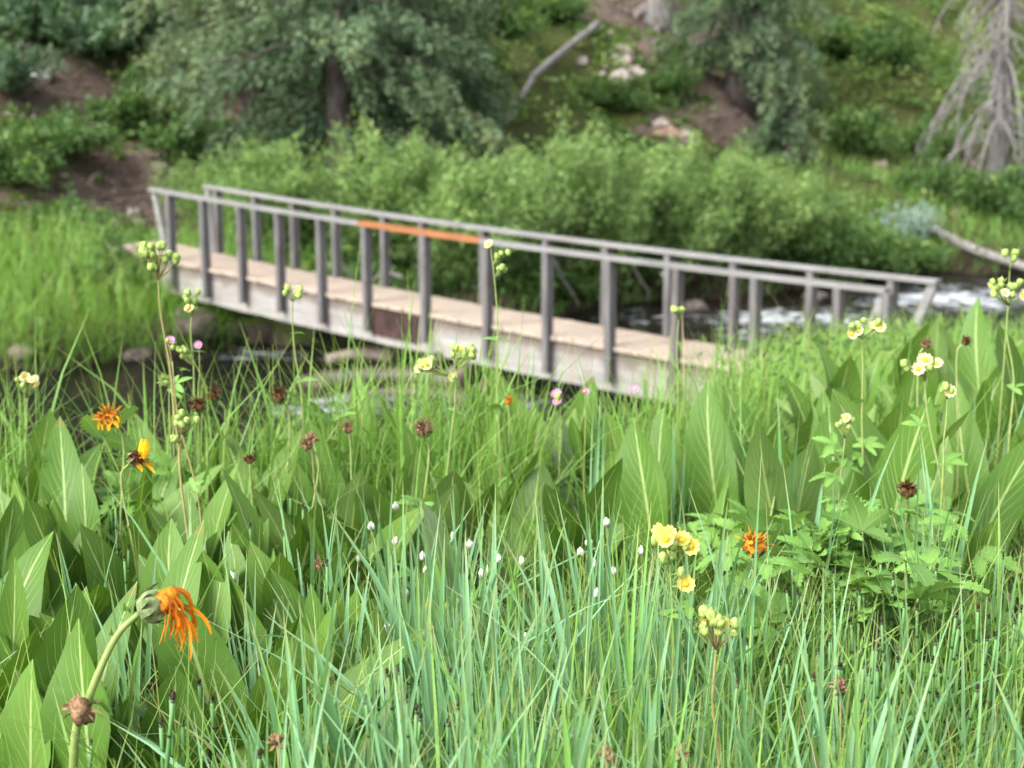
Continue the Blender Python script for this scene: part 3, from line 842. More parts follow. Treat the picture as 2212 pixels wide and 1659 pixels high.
spruce(hit(738, 415), 12.5, 3.7, 1.3, 80, 1.2, 'big spruce with drooping boughs behind the left half of the bridge', 0.30, 0, 3, ((0.0, 2.7), (4.2, 6.6)))
spruce(hit(905, 300), 11.5, 2.0, 1.2, 60, 1.2, 'slimmer spruce just right of the big spruce, its grey trunk half hidden', 0.26, 0, 4, ((4.0, 6.5),))
spruce(hit(1602, 225), 12.0, 2.4, 1.5, 56, 1.2, 'spruce with a thick dark base on the slope right of the pale rubble', 0.5, 0, 5, ((0, 1.5),))
spruce(hit(560, 235), 13.0, 3.0, 1.2, 56, 1.1, 'spruce behind the big spruce, further up the slope on its left', 0.28, 0, 6)
spruce(hit(1690, 335), 2.6, 1.0, 0.2, 24, 1.0, 'young dark spruce sapling on the slope below the thick-based spruce', 0.06, 0, 8)

# bare trunk at the top
def bare_trunk():
    b = hit(1425, 52)
    e = empty('bare_tree', b, 'pale grey bare trunk with flaring roots at the top of the slope', 'tree')
    mb = MB()
    zs = np.linspace(-0.5, 7, 14)
    tube(mb, [b + Vector((0.02 * z, 0, z)) for z in zs], [0.38 + 0.25 * math.exp(-max(0, z) * 2.2) - 0.02 * z for z in zs], 14, wob=0.07)
    mb.build('trunk', M['bark_dead'], e)
    for k in range(6):
        az = k * 1.05 + 0.3; mb = MB()
        d = Vector((math.cos(az), math.sin(az), 0)); pts = []
        for i in range(5):
            p = b + d * (0.3 + 0.22 * i); pts.append(Vector((p.x, p.y, h1(p.x, p.y) + 0.35 * (1 - i / 4) ** 2 - 0.03)))
        tube(mb, pts, [0.17, 0.14, 0.1, 0.07, 0.04], 7); mb.build('root', M['bark_dead'], e)
bare_trunk()

# dead tree on the right
def dead_tree():
    b = hit(2150, 415)
    e = empty('dead_tree', b, 'dead grey conifer with bare drooping branches and pale lichen', 'tree')
    mb = MB(); zs = np.linspace(-0.4, 11, 16)
    tube(mb, [b + Vector((0.02 * math.sin(z), 0, z)) for z in zs], [0.30 * (1 - z / 14) for z in zs], 12, wob=0.08)
    mb.build('trunk', M['bark_dead'], e)
    rr = random.Random(4)
    C, D = [], []
    for k in range(84):
        z = 1.5 + 7.0 * (k / 84) ** 1.0 + rr.uniform(-.2, .2)
        az = rr.uniform(0, 6.283) if k % 3 else rr.choice([math.pi, math.pi * 1.15, 0.0, math.pi * 1.4])
        ln = rr.uniform(1.4, 3.3) * (1 - 0.04 * z); dr = min(rr.uniform(0.7, 1.3) * ln, z + 0.2)
        if k < 10: dr *= 1.25
        d = Vector((math.cos(az), math.sin(az), 0)); mb = MB(); pts = []
        for i in range(8):
            v = i / 7
            p = b + Vector((0, 0, z)) + d * ln * (v - 0.25 * v ** 3) + Vector((0, 0, 0.10 * ln * v - dr * v ** 1.7)) + Vector((rr.gauss(0, .03), rr.gauss(0, .03), 0)) * v
            pts.append(p)
        tube(mb, pts, [0.038 * (1 - i / 8) + 0.008 for i in range(8)], 5)
        for q in range(rr.randint(5, 9)):
            i = rr.randint(3, 6); s = rr.choice((-1, 1)); side = Vector((-d.y, d.x, 0)) * s
            l2 = rr.uniform(0.3, 0.8)
            tube(mb, [pts[i] + (side * 0.5 + d * 0.3) * l2 * u + Vector((0, 0, -l2 * u ** 1.5 * 0.9)) for u in (0, .33, .66, 1)], [0.014, 0.011, 0.009, 0.005], 4)
        if z > 4.0 and k % 2:
            for q in range(60):
                i = rr.randint(1, 5)
                c = pts[i].lerp(pts[i + 1], rr.random())
                C.append((c.x + rr.gauss(0, .06), c.y + rr.gauss(0, .06), c.z - rr.random() * 0.22)); D.append((rr.gauss(0, .4), rr.gauss(0, .4), -1))
        mb.build('branch', M['twig_grey'], e)
    C = np.array(C); n = len(C); L = R.uniform(0.05, 0.12, n)
    V, Q, T = leaf_quads(C, L, L * 0.5, unit(np.array(D, dtype=float)), rdir(n), R.random(n))
    big('lichen', V, Q, T, None, M['lichen'], e, False, off=tuple(b))
dead_tree()

# ---- logs, roots and rocks of the far bank
def log(name, pts, rad, m, label, cat='log', n=10, parent=None):
    pts = smooth_path(pts, 5)
    e_ = MB(); k = len(pts)
    r = [rad[0] + (rad[1] - rad[0]) * i / (k - 1) for i in range(k)]
    tube(e_, pts, r, n, wob=0.07)
    return tag(e_.build(name, M[m]), label, cat)
up = Vector((0, 0, 1))
log('fallen_log', [hit(1292, 88) + up * .45, hit(1225, 150) + up * .55, hit(1150, 212) + up * .5], (0.115, 0.085), 'twig_grey', 'straight pale grey log leaning down the slope above the willows', 'log')
log('dead_branch', [hit(1150, 218) + up * .5, hit(1128, 262) + up * .6, hit(1108, 300) + up * .7, hit(1093, 335) + up * .7], (0.075, 0.045), 'twig_grey', 'curved dead branch continuing below the leaning grey log', 'branch')
log('bleached_log', [hit(2015, 522) + up * .25, hit(2100, 560) + up * .22, hit(2195, 590) + up * .2, hit(2260, 606) + up * .15], (0.12, 0.10), 'twig_grey', 'bleached pale log lying along the water at the right edge', 'log')
for i, (pp, lb) in enumerate([
    ([(1195, 560), (1215, 600), (1240, 640), (1250, 662)], 'pale bent root hanging over the water behind the bridge middle'),
    ([(1360, 560), (1380, 600), (1400, 630), (1395, 650)], 'pale root at the waterline right of the bridge middle'),
    ([(1430, 590), (1445, 620), (1462, 650), (1470, 668)], 'pale root dipping to the foam behind the right half of the railing'),
    ([(720, 520), (735, 560), (760, 600), (770, 640)], 'bare branch behind the posts left of the orange board'),
    ([(870, 600), (830, 590), (790, 620), (760, 650)], 'bare arched branch behind the orange board posts'),
    ([(560, 325), (590, 350), (615, 385), (625, 420)], 'thin bare branch at the foot of the big spruce'),
    ([(715, 330), (735, 355), (742, 390), (738, 420)], 'curved bare branch against the trunk foot of the big spruce')]):
    b = hit(*pp[-1])
    log('bare_branch', [at(x, y, b.y - 0.7 + 0.1 * k) for k, (x, y) in enumerate(pp)], (0.03, 0.014), 'twig_grey', lb, 'branch', 6)

def rock(p, r, m, label, sx=1, sy=1, sz=0.7, group=None, seed=0, sink=0.25):
    mb = MB(); blob(mb, (0, 0, 0), r, sx, sy, sz, 0.28, 1.6, 0.5, 16, 10, Matrix.Rotation(seed * 1.3, 3, 'Z'), seed)
    o = mb.build('rock', M[m]); o.location = (p.x, p.y, p.z + r * sz * (1 - 2 * sink) * 0.5)
    return tag(o, label, 'rock', group)
for i, (px, py, r, m, lb) in enumerate([
    (95, 172, 0.20, 'rock_white', 'white rock on bare earth near the left edge'), (170, 325, 0.13, 'rock_white', 'small white stone low on the bare earth at left'),
    (248, 288, 0.15, 'rock_white', 'white stone under the green bush on the left slope'), (290, 465, 0.13, 'rock_pale', 'pale stone at the foot of the left slope by the bridge end'),
    (345, 372, 0.18, 'rock_tan', 'tan stone in the bare earth left of the spruce'), (1345, 178, 0.30, 'rock_pale', 'large cream rock at the foot of the rubble patch'),
    (1300, 205, 0.28, 'rock_red', 'reddish boulder left below the rubble patch'), (1442, 298, 0.3, 'rock_red', 'reddish boulder above the willow thicket'),
    (1430, 275, 0.22, 'rock_pale', 'pale rock sitting on the reddish boulder above the willows'), (1480, 300, 0.2, 'rock_pale', 'pale stone right of the reddish boulder'),
    (1715, 345, 0.3, 'rock_dark', 'dark stone under the spruce sapling'), (1900, 365, 0.2, 'rock_tan', 'tan stone in the moss of the right slope'),
    (1780, 450, 0.22, 'rock_pale', 'flat grey stone right of the willow thicket'), (1885, 172, 0.1, 'rock_white', 'white stone left of the dead tree'),
    (45, 772, 0.16, 'rock_tan', 'tan rock at the far waterline by the left edge'), (300, 778, 0.2, 'rock_dark', 'dark wet rock at the waterline left of the girder end'),
    (425, 722, 0.36, 'rock_dark', 'dark boulder below the left end of the girder'), (490, 728, 0.3, 'rock_dark', 'second dark boulder beneath the girder, beside the mossy one'),
    (575, 735, 0.6, 'rock_moss', 'mossy green boulder under the bridge'), (630, 742, 0.4, 'rock_moss', 'smaller mossy boulder right of the large mossy one'),
    (520, 700, 0.55, 'rock_moss', 'mossy boulder behind the dark ones under the girder'),
    (1500, 672, 0.22, 'rock_dark', 'dark rock among the rapids behind the railing'), (1760, 648, 0.2, 'rock_dark', 'dark rock at the waterline above the rapids'),
    (785, 775, 0.14, 'rock_tan', 'tan rock on the driftwood under the bridge'), (690, 838, 0.2, 'rock_dark', 'small dark rock at the left end of the wet log')]):
    rock(hit(px, py), r, m, lb, 1.2, 1.0, 0.75, None, i)
rr = random.Random(9)
for k in range(26):
    rock(hit(1345 + rr.gauss(0, 38), 140 + rr.gauss(0, 28)), rr.uniform(0.07, 0.2), 'rock_pale', 'pale angular stone in the rubble patch right of the leaning log', 1.2, 1, 0.8, 'stones of the pale rubble patch', 40 + k)
# driftwood in the stream
def driftlog(p, q, r0, r1, m, label, z=0.05):
    x, y = whit(*p); a_ = Vector((x, y, z)); x, y = whit(*q); b_ = Vector((x, y, z + 0.05))
    mid = (a_ + b_) / 2 + Vector((0.05, 0.1, 0.06))
    return log('drift_log', [a_, mid, b_], (r0, r1), m, label, 'log', 12)
driftlog((695, 838), (1010, 858), 0.13, 0.16, 'log_wet', 'long wet dark log lying in the stream under the bridge', 0.10)
driftlog((760, 862), (1030, 884), 0.10, 0.15, 'log_wet', 'half sunk black log in front of the long wet log', 0.02)
driftlog((705, 800), (850, 800), 0.08, 0.10, 'log_pale', 'flat pale pinkish log behind the wet log', 0.14)
driftlog((975, 862), (1100, 806), 0.13, 0.11, 'log_pale', 'pale grey log end sticking out under the girder', 0.26)
driftlog((930, 845), (1075, 815), 0.14, 0.12, 'log_wet', 'dark log beneath the pale log end', 0.34)
driftlog((990, 884), (1105, 845), 0.13, 0.10, 'log_tan', 'lowest brown log nearest the grass below the girder', 0.05)

# ================================================================ the meadow
def lanceolate(L, W, bend, fold, wav, seed, nseg=14, nac=6, pet=0.14):
    """a broad pointed leaf standing along +Z, its face to -Y"""
    rr = random.Random(seed); ph = rr.uniform(0, 6)
    vs, uvs = [], []
    for i in range(nseg + 1):
        v = i / nseg
        if v < pet: w = 0.012 + 0.10 * W * (v / pet) ** 2
        else:
            u = (v - pet) / (1 - pet)
            w = W * (math.sin(math.pi * u ** 1.12) ** 0.72 * (1 - 0.12 * u) + 0.07 * (1 - u))
        z = L * v - 0.18 * L * bend * bend * v ** 3; y = L * bend * v ** 2.2
        xo = 0.11 * L * math.sin(ph + 2.4 * v) * v
        for j in range(nac + 1):
            s = j / nac * 2 - 1
            yy = y - fold * abs(s) * w * 0.5 + wav * math.sin(ph + 13 * v + 2.0 * (s > 0)) * abs(s) ** 2 * w
            vs.append((xo + s * w / 2, yy, z)); uvs.append((j / nac, v))
    n = nac + 1
    fs = [(i * n + j, i * n + j + 1, (i + 1) * n + j + 1, (i + 1) * n + j) for i in range(nseg) for j in range(nac)]
    mb = MB(); mb.add(vs, fs, 0.5, uvs)
    return mb
LEAF = [lanceolate(0.40 + 0.02 * (k % 4), (0.085, 0.11, 0.13, 0.10, 0.075)[k % 5], (0.10, 0.3, -0.15, 0.55, 0.2, -0.3, 0.05)[k % 7], (0.2, 0.35, 0.1, 0.28)[k % 4], (0.06, 0.13, 0.1)[k % 3], k).mesh('leaf', M['mule']) for k in range(21)]
LEAFP = [lanceolate(0.40, 0.10, 0.15, 0.3, 0.09, 60 + k).mesh('leaf', M['mule_pale']) for k in range(3)]
def mule(px, top, h=0.40, n=6, label=None, group=None, spread=0.35, pale=False, faces=None):
    b = on_meadow(px, top, h)
    e = empty('broad_leaf_plant', (b.x, b.y, b.z - 0.02), label, 'plant', group)
    for k in range(n):
        me = rnd.choice(LEAFP if pale and k % 2 == 0 else LEAF)
        o = link('leaf', me, e)
        sc = (h + 0.03) / 0.41 * (1.0 if k == 0 else rnd.uniform(0.68, 1.0))
        o.scale = (sc * rnd.uniform(0.9, 1.15), sc, sc)
        az = (rnd.gauss(0, 0.6) if rnd.random() < 0.85 else rnd.uniform(0, 6.283)) if faces is None else faces
        tilt = 0.04 if k == 0 else rnd.gauss(-0.05, spread * 0.9)
        roll = 0.05 * rnd.uniform(-1, 1) if k == 0 else rnd.gauss(0, spread * 1.25)
        o.rotation_euler = Euler((tilt, roll, az), 'XYZ')
        o.location = (rnd.gauss(0, 0.05), rnd.gauss(0, 0.045), 0)
    return e
heroes = [
    (60, 925, 0.42, 6, 'broad-leaved plant with tall pointed leaves at the left edge, below the white flower cluster', False),
    (175, 955, 0.40, 6, 'broad-leaved plant just below the withered orange flower head', False),
    (15, 1075, 0.42, 6, 'broad-leaved plant with a large slanting leaf at the left edge of the meadow', False),
    (395, 1075, 0.42, 6, 'broad-leaved plant below the upright golden flower', False),
    (555, 1140, 0.40, 5, 'broad-leaved plant with one upright leaf left of the blue-green grass', False),
    (605, 925, 0.42, 6, 'broad-leaved plant below the dried brown heads in the middle of the left half', False),
    (820, 815, 0.46, 4, 'broad-leaved plant whose single pointed leaf rises into view of the drift logs', False),
    (1030, 850, 0.44, 3, 'broad-leaved plant with a pointed leaf right of the forked pale flower stem', False),
    (1155, 822, 0.44, 6, 'broad-leaved plant left of the pink flowers, leaves against the girder', False),
    (1305, 868, 0.42, 6, 'broad-leaved plant below the pink flowers', False),
    (1260, 925, 0.40, 5, 'broad-leaved plant with pale greyish leaves below the pink flowers', True),
    (1020, 1062, 0.40, 2, 'pale silvery broad leaf standing in the blue-green grass', True),
    (1705, 850, 0.44, 5, 'broad-leaved plant at the left of the dark clump on the right', False),
    (1860, 765, 0.50, 8, 'dark broad-leaved plant in the heart of the clump on the right', False),
    (1765, 925, 0.40, 4, 'broad-leaved plant with a light green leaf leaning left of the toothed leaves', False),
    (1965, 715, 0.46, 7, 'tall broad-leaved plant behind the pale flowers on the right', False),
    (2110, 775, 0.46, 7, 'broad-leaved plant near the right edge beside the pale flowers', False),
    (1800, 1275, 0.34, 3, 'single broad leaf low among the horsetails', False),
    (110, 1290, 0.38, 5, 'broad-leaved plant left of the big orange flower head', False),
    (50, 1480, 0.36, 5, 'broad-leaved plant in the bottom left corner', False),
    (165, 1405, 0.36, 4, 'broad-leaved plant right behind the curved stem of the orange flower', False),
    (765, 1310, 0.36, 3, 'broad-leaved plant with one large leaf at the left border of the blue-green grass', False),
]
for px, top, h, n, lb, pale in heroes: mule(px, top, h, n, lb, None, 0.3, pale)
crowdL = [(110, 990), (250, 1000), (310, 1085), (350, 1010), (450, 1110), (480, 1195), (520, 1010), (640, 1170), (690, 1100), (740, 1000), (700, 980), (840, 960), (900, 1010), (660, 930), (260, 1180), (345, 1190), (200, 1120), (120, 1150), (420, 1000), (560, 1010), (610, 1080), (770, 1090), (830, 1080), (70, 1200), (180, 1230), (600, 1230), (480, 960), (330, 950), (950, 960), (110, 1350), (235, 1330), (300, 1255), (430, 1250), (380, 1390), (500, 1340), (590, 1330), (670, 1290), (250, 1450), (720, 1220), (140, 1060), (20, 1300)]
for px, top in crowdL: mule(px, top + rnd.uniform(-10, 10), rnd.uniform(0.36, 0.43), rnd.randint(5, 8), 'broad-leaved plant among the crowded pointed leaves between the left edge and the blue-green grass', 'broad-leaved plants crowded in the left half')
crowdC = [(1105, 900), (1200, 880), (1350, 905), (1420, 930), (1380, 980), (1160, 960), (1230, 1000), (1070, 960), (1290, 960), (1460, 960), (1500, 900)]
for px, top in crowdC: mule(px, top, rnd.uniform(0.36, 0.43), rnd.randint(4, 6), 'broad-leaved plant in the row of pointed leaves below the girder and the pink flowers', 'broad-leaved plants in the middle row')
crowdR = [(1640, 945), (1800, 840), (1780, 790), (1905, 800), (1930, 870), (1990, 900), (2050, 800), (2190, 830), (1845, 900), (2080, 700), (2150, 700), (2040, 900), (1600, 900), (2150, 900), (2010, 760), (2210, 760)]
for px, top in crowdR: mule(px, top, rnd.uniform(0.44, 0.54), rnd.randint(5, 7), 'broad-leaved plant in the dense dark clump on the right of the meadow', 'broad-leaved plants in the right clump')

# ---- toothed leaves (cinquefoil, geranium)
def toothed_leaflet(mb, base, d, nrm, L, W, teeth=6, droop=0.25):
    """a toothed leaflet from base along d, its face along nrm"""
    d = d.normalized(); s = d.cross(nrm).normalized(); nn = s.cross(d)
    left, mid, right = [], [], []
    for i in range(teeth * 2 + 1):
        v = i / (teeth * 2)
        w = W * math.sin(math.pi * min(1, v * 0.93 + 0.04)) ** 0.8 * (1.0 if i % 2 else 0.68) * 0.5
        vv = v + (0.05 if i % 2 else -0.01)
        c = base + d * L * v - Vector((0, 0, 1)) * droop * L * v * v
        e = base + d * L * vv - Vector((0, 0, 1)) * droop * L * vv * vv
        mid.append(c); left.append(e - s * w + nn * w * 0.28); right.append(e + s * w + nn * w * 0.28)
    n = len(mid); vs = left + mid + right
    uvs = [(0, i / (n - 1)) for i in range(n)] + [(0.5, i / (n - 1)) for i in range(n)] + [(1, i / (n - 1)) for i in range(n)]
    fs = [(i, n + i, n + i + 1, i + 1) for i in range(n - 1)] + [(n + i, 2 * n + i, 2 * n + i + 1, n + i + 1) for i in range(n - 1)]
    mb.add(vs, fs, 0.5, uvs)
def palmate(n=5, L=0.06, seed=0, spread=1.9):
    """compound leaf with its stalk end at the origin, facing up"""
    rr = random.Random(seed); mb = MB()
    for k in range(n):
        a_ = (k - (n - 1) / 2) / max(1, (n - 1) / 2) * spread
        l = L * (1.0 - 0.28 * abs(a_) / spread) * rr.uniform(0.9, 1.1)
        d = Vector((math.sin(a_), math.cos(a_), 0.18))
        toothed_leaflet(mb, Vector((0, 0, 0)), d, Vector((0, 0, 1)), l, l * rr.uniform(0.42, 0.55), 7, 0.35)
    return mb.mesh('leaf', M['toothed'])
PALM = [palmate(5, 0.075, 1), palmate(3, 0.08, 2, 1.3), palmate(5, 0.065, 3, 2.2), palmate(7, 0.07, 4, 2.3), palmate(3, 0.09, 5, 1.1)]
def toothed_plant(px, top, h, n, label, group=None, sc=1.0):
    b = on_meadow(px, top, h)
    e = empty('toothed_leaf_plant', (b.x, b.y, b.z - 0.01), label, 'plant', group)
    sm = MB()
    for k in range(n):
        az = rnd.uniform(0, 6.283); r = rnd.uniform(0.03, 0.13); z = h * rnd.uniform(0.55, 1.0)
        p = Vector((math.cos(az) * r, math.sin(az) * r, z))
        tube(sm, [b, b + Vector((p.x * 0.4, p.y * 0.4, z * 0.6)), b + p], [0.0022, 0.002, 0.0014], 5)
        o = link('leaf', rnd.choice(PALM), e)
        o.location = p; s = sc * rnd.uniform(0.75, 1.15); o.scale = (s, s, s)
        o.rotation_euler = Euler((rnd.gauss(0.30, 0.4), rnd.gauss(0, 0.35), rnd.gauss(math.pi, 1.2) if rnd.random() < 0.6 else az - math.pi / 2), 'XYZ')
    sm.build('stems', M['stem'], e)
    return e
for px, top, h, n, lb, sc in [
    (690, 860, 0.48, 7, 'dark toothed-leaf plant against the foam left of the drift logs', 1.0),
    (320, 930, 0.44, 8, 'large toothed-leaf plant below the dried heads at left', 1.5),
    (760, 1560, 0.22, 6, 'toothed-leaf plant at the bottom left of the centre', 1.1),
    (440, 1280, 0.30, 6, 'small toothed-leaf plant right of the big orange flower head', 0.8),
    (470, 1370, 0.26, 6, 'toothed-leaf plant below the orange flower head', 0.8),
    (890, 1240, 0.3, 6, 'toothed-leaf plant between the white fluffy heads', 0.7),
    (2090, 1330, 0.28, 7, 'toothed-leaf plant right of the horsetail cluster', 0.8),
    (1930, 1370, 0.24, 6, 'grey-green toothed-leaf plant below the horsetails', 0.9),
    (1560, 1110, 0.32, 8, 'toothed-leaf plant left of the orange-brown withered head', 1.0),
    (930, 1065, 0.36, 5, 'toothed-leaf plant at the foot of the forked pale flower stem', 0.9),
    (1380, 1600, 0.2, 6, 'toothed-leaf plant at the bottom edge', 0.7)]:
    toothed_plant(px, top, h, n, lb, None, sc)
for px, top in [(1660, 1100), (1700, 1085), (1750, 1100), (1800, 1110), (1840, 1120), (1890, 1105), (1940, 1085), (1990, 1140), (1720, 1150), (1790, 1160), (1860, 1170), (1950, 1170), (1650, 1160), (1900, 1200), (2030, 1110), (1830, 1060), (1690, 1200), (1990, 1200)]:
    toothed_plant(px, top, rnd.uniform(0.36, 0.44), rnd.randint(9, 12), 'toothed-leaf plant in the bright bed below the dark clump on the right', 'toothed-leaf plants in the right bed', 1.1)

# ---- flowers
def flower_mesh(c, n, size, mats, parent, petals=5, cup=0.35, centre=True, droop=0.0, notch=True):
    """open flower at c facing n: one petal mesh with the centre as its sub-part"""
    n = n.normalized(); a_ = n.orthogonal().normalized(); b_ = n.cross(a_)
    mb = MB(); off = rnd.uniform(0, 6)
    for k in range(petals):
        th = off + 2 * math.pi * k / petals + rnd.gauss(0, 0.06)
        d = a_ * math.cos(th) + b_ * math.sin(th); s = n.cross(d); cp = cup * rnd.uniform(0.7, 1.4)
        vs, uvs = [], []
        for i in range(5):
            v = i / 4
            w = size * 0.34 * math.sin(math.pi * (0.10 + 0.72 * v)) * 1.1
            for j in range(5):
                u = j / 2 - 1
                rad = size * 0.5 * v * (1 - (0.10 * (1 - abs(u)) if (notch and i == 4) else 0.06 * u * u * v))
                vs.append(c + d * rad + s * u * w * 0.75 + n * (size * cp * v * v * 0.5 + size * 0.07 * u * u) - Vector((0, 0, droop * size * v * v)))
                uvs.append((j / 4, v))
        fs = [(i * 5 + j, i * 5 + j + 1, i * 5 + j + 6, i * 5 + j + 5) for i in range(4) for j in range(4)]
        mb.add(vs, fs, rnd.random(), uvs)
    f = mb.build('flower', M[mats], parent)
    if centre:
        mb = MB(); blob(mb, c + n * size * 0.05, size * 0.17, 1, 1, 0.8, 0.3, 6, 0.5, 8, 6)
        for k in range(10):
            th = k * 0.63; d = (a_ * math.cos(th) + b_ * math.sin(th))
            tube(mb, [c + n * size * .04, c + d * size * 0.14 + n * size * 0.2], [size * 0.012, size * 0.02], 4)
        mb.build('flower_centre', M['stamen'], f)
    return f
def bud_mesh(c, size, parent, m='bud'):
    mb = MB(); d = Vector((rnd.gauss(0, .4), rnd.gauss(0, .4), 1)).normalized()
    Mx = d.to_track_quat('Z', 'Y').to_matrix()
    blob(mb, c, size * 0.5, 0.85, 0.85, 1.05, 0.1, 2, 0.5, 9, 7, Mx, rnd.random() * 9)
    for k in range(5):                                          # sepal points
        th = k * 1.257; s = Mx @ Vector((math.cos(th), math.sin(th), 0)); t2 = Mx @ Vector((-math.sin(th), math.cos(th), 0))
        p = c - d * size * 0.25 + s * size * 0.35
        mb.add([p - t2 * size * .2, p + t2 * size * .2, c + s * size * 0.62 + d * size * 0.5], [(0, 1, 2)], 0.5)
    return mb.build('bud', M[m], parent)
CAMDIR = Vector((0, -1, 0.15))
def herb(name, label, cat, path, D, heads, leaves=(), stem='stem', r=0.0024, group=None, petal='petal', buds='bud'):
    """a flowering herb: path = stem pixels from top to foot at distance D (foot runs on to the ground);
    heads = (px, py, n flowers, n buds, flower size, spread); leaves = (px, py, scale)"""
    P = [at(x, y, D) for x, y in path]
    foot = P[-1]; gz = h1(foot.x, foot.y)
    if foot.z > gz + 0.02: P.append(Vector((foot.x + (P[-1].x - P[-2].x) * 0.3, foot.y + 0.02, gz)))
    base = Vector((P[-1].x, P[-1].y, gz))
    e = empty(name, base, label, cat, group)
    pth = smooth_path(P, 5)
    mb = MB(); k = len(pth)
    tube(mb, pth, [r * (0.55 + 0.6 * i / k) for i in range(k)], 6)
    tw = []
    for px, py, nf, nb, fs, sp in heads:
        c = at(px, py, D - 0.01)
        j = min(pth, key=lambda q: (q - (c - Vector((0, 0, sp * 1.6)))).length)
        for q in range(nf + nb):
            o = c + Vector((rnd.uniform(-1, 1) * sp, rnd.uniform(-.6, .6) * sp, rnd.uniform(-0.55, 0.55) * sp)) if nf + nb > 1 else c
            tube(mb, [j, j.lerp(o, 0.5) + Vector((0, 0, -0.15 * sp)), o], [r * 0.6, r * 0.5, r * 0.45], 5)
            tw.append((o, q < nf, fs))
    mb.build('stem', M[stem], e)
    for o, isf, fs in tw:
        if isf: flower_mesh(o, (CAMDIR + Vector((rnd.gauss(0, .45), rnd.gauss(0, .2), rnd.uniform(0.1, 0.9)))), fs * rnd.uniform(0.78, 1.0), petal, e)
        else: bud_mesh(o, fs * rnd.uniform(0.5, 0.7), e, buds)
    for px, py, sc in leaves:
        o = link('leaf', PALM[1] if sc < 1 else PALM[0], e)
        o.location = at(px, py, D) - base; o.scale = (sc * .7,) * 3
        o.rotation_euler = Euler((rnd.gauss(0.3, 0.2), rnd.gauss(0, 0.3), rnd.uniform(-2, 2)), 'XYZ')
    return e
herb('cinquefoil', 'forked pale yellow cinquefoil standing before the middle of the bridge', 'flower', [(985, 800), (982, 880), (974, 945), (962, 1060), (950, 1160), (945, 1270)], 3.3,
     [(925, 788, 3, 8, 0.034, 0.020), (1000, 762, 2, 14, 0.028, 0.024), (980, 816, 1, 1, 0.022, 0.004)], [(940, 1090, 0.9), (985, 890, 0.5)], 'stem', 0.0032)
herb('cinquefoil', 'slender cinquefoil whose single pale flower touches the end of the orange rail board', 'flower', [(1060, 535), (1068, 600), (1075, 700), (1073, 800), (1077, 900), (1083, 1050)], 3.6,
     [(1057, 529, 1, 0, 0.026, 0.004), (1085, 548, 0, 4, 0.026, 0.016), (1082, 580, 0, 3, 0.026, 0.012)], [(1070, 735, 0.9), (1078, 880, 1.0)], 'stem', 0.0026)
herb('cinquefoil', 'cream cinquefoil with two flower heads over the dark leaf clump on the right', 'flower', [(1862, 715), (1864, 800), (1862, 900), (1864, 1000), (1862, 1160)], 3.2,
     [(1852, 705, 1, 5, 0.026, 0.022), (1885, 702, 3, 2, 0.026, 0.016), (1838, 722, 1, 0, 0.026, 0.003)], [(1870, 965, 1.0), (1855, 985, 1.0), (1880, 1110, 1.0), (1862, 870, 0.6)], 'stem', 0.0030, None, 'petal_cream')
herb('cinquefoil', 'cream cinquefoil with an open yellow-centred flower before the right clump', 'flower', [(1997, 800), (2000, 860), (2010, 930), (2030, 1020), (2045, 1110), (2060, 1230)], 2.9,
     [(1992, 787, 3, 3, 0.030, 0.022), (1965, 790, 0, 4, 0.026, 0.013), (2018, 786, 2, 0, 0.028, 0.009)], [(1985, 920, 0.8), (2040, 1000, 1.0), (2050, 1110, 1.2)], 'stem', 0.0032, None, 'petal_cream')
herb('cinquefoil', 'small cream cinquefoil with one drooping flower right of the open yellow-centred one', 'flower', [(2046, 835), (2045, 900), (2038, 960), (2036, 1050)], 2.88,
     [(2050, 843, 1, 1, 0.030, 0.006), (2037, 838, 0, 3, 0.026, 0.012)], [], 'stem', 0.0024, None, 'petal_cream')
herb('cinquefoil', 'cream cinquefoil cluster cut by the right edge of the photo', 'flower', [(2180, 645), (2175, 720), (2190, 820), (2180, 950)], 3.4,
     [(2165, 622, 2, 7, 0.028, 0.028), (2202, 640, 2, 0, 0.030, 0.012), (2196, 612, 0, 4, 0.028, 0.014)], [(2185, 840, 0.8)], 'stem', 0.0030, None, 'petal_cream')
herb('cinquefoil', 'bright yellow cinquefoil cluster with a separate flower below, rising from the blue-green grass', 'flower', [(1450, 1180), (1448, 1230), (1452, 1300), (1455, 1400), (1450, 1520)], 2.3,
     [(1430, 1158, 3, 3, 0.030, 0.022), (1478, 1178, 2, 3, 0.030, 0.014), (1480, 1262, 1, 0, 0.034, 0.003), (1472, 1236, 0, 1, 0.034, 0.003), (1442, 1205, 0, 2, 0.034, 0.01)], [(1490, 1310, 0.8), (1440, 1330, 0.7)], 'stem', 0.0030, None, 'petal_yellow')
herb('cinquefoil', 'low yellow cinquefoil with many green buds at the lower right of the bright cluster', 'flower', [(1550, 1370), (1545, 1430), (1540, 1530), (1555, 1660)], 2.0,
     [(1552, 1348, 3, 9, 0.024, 0.024), (1525, 1330, 0, 2, 0.028, 0.010)], [(1530, 1560, 0.7)], 'stem_brown', 0.0030, None, 'petal_yellow')
herb('cinquefoil', 'budding cinquefoil with tiny white flowers left of the cream two-headed one', 'flower', [(1828, 925), (1822, 980), (1815, 1040), (1808, 1150)], 3.0,
     [(1825, 912, 2, 8, 0.020, 0.022)], [(1800, 960, 0.9), (1812, 990, 0.9), (1800, 1030, 1.0), (1830, 1010, 0.8), (1805, 1080, 1.0)], 'stem', 0.0026, None, 'petal_cream')
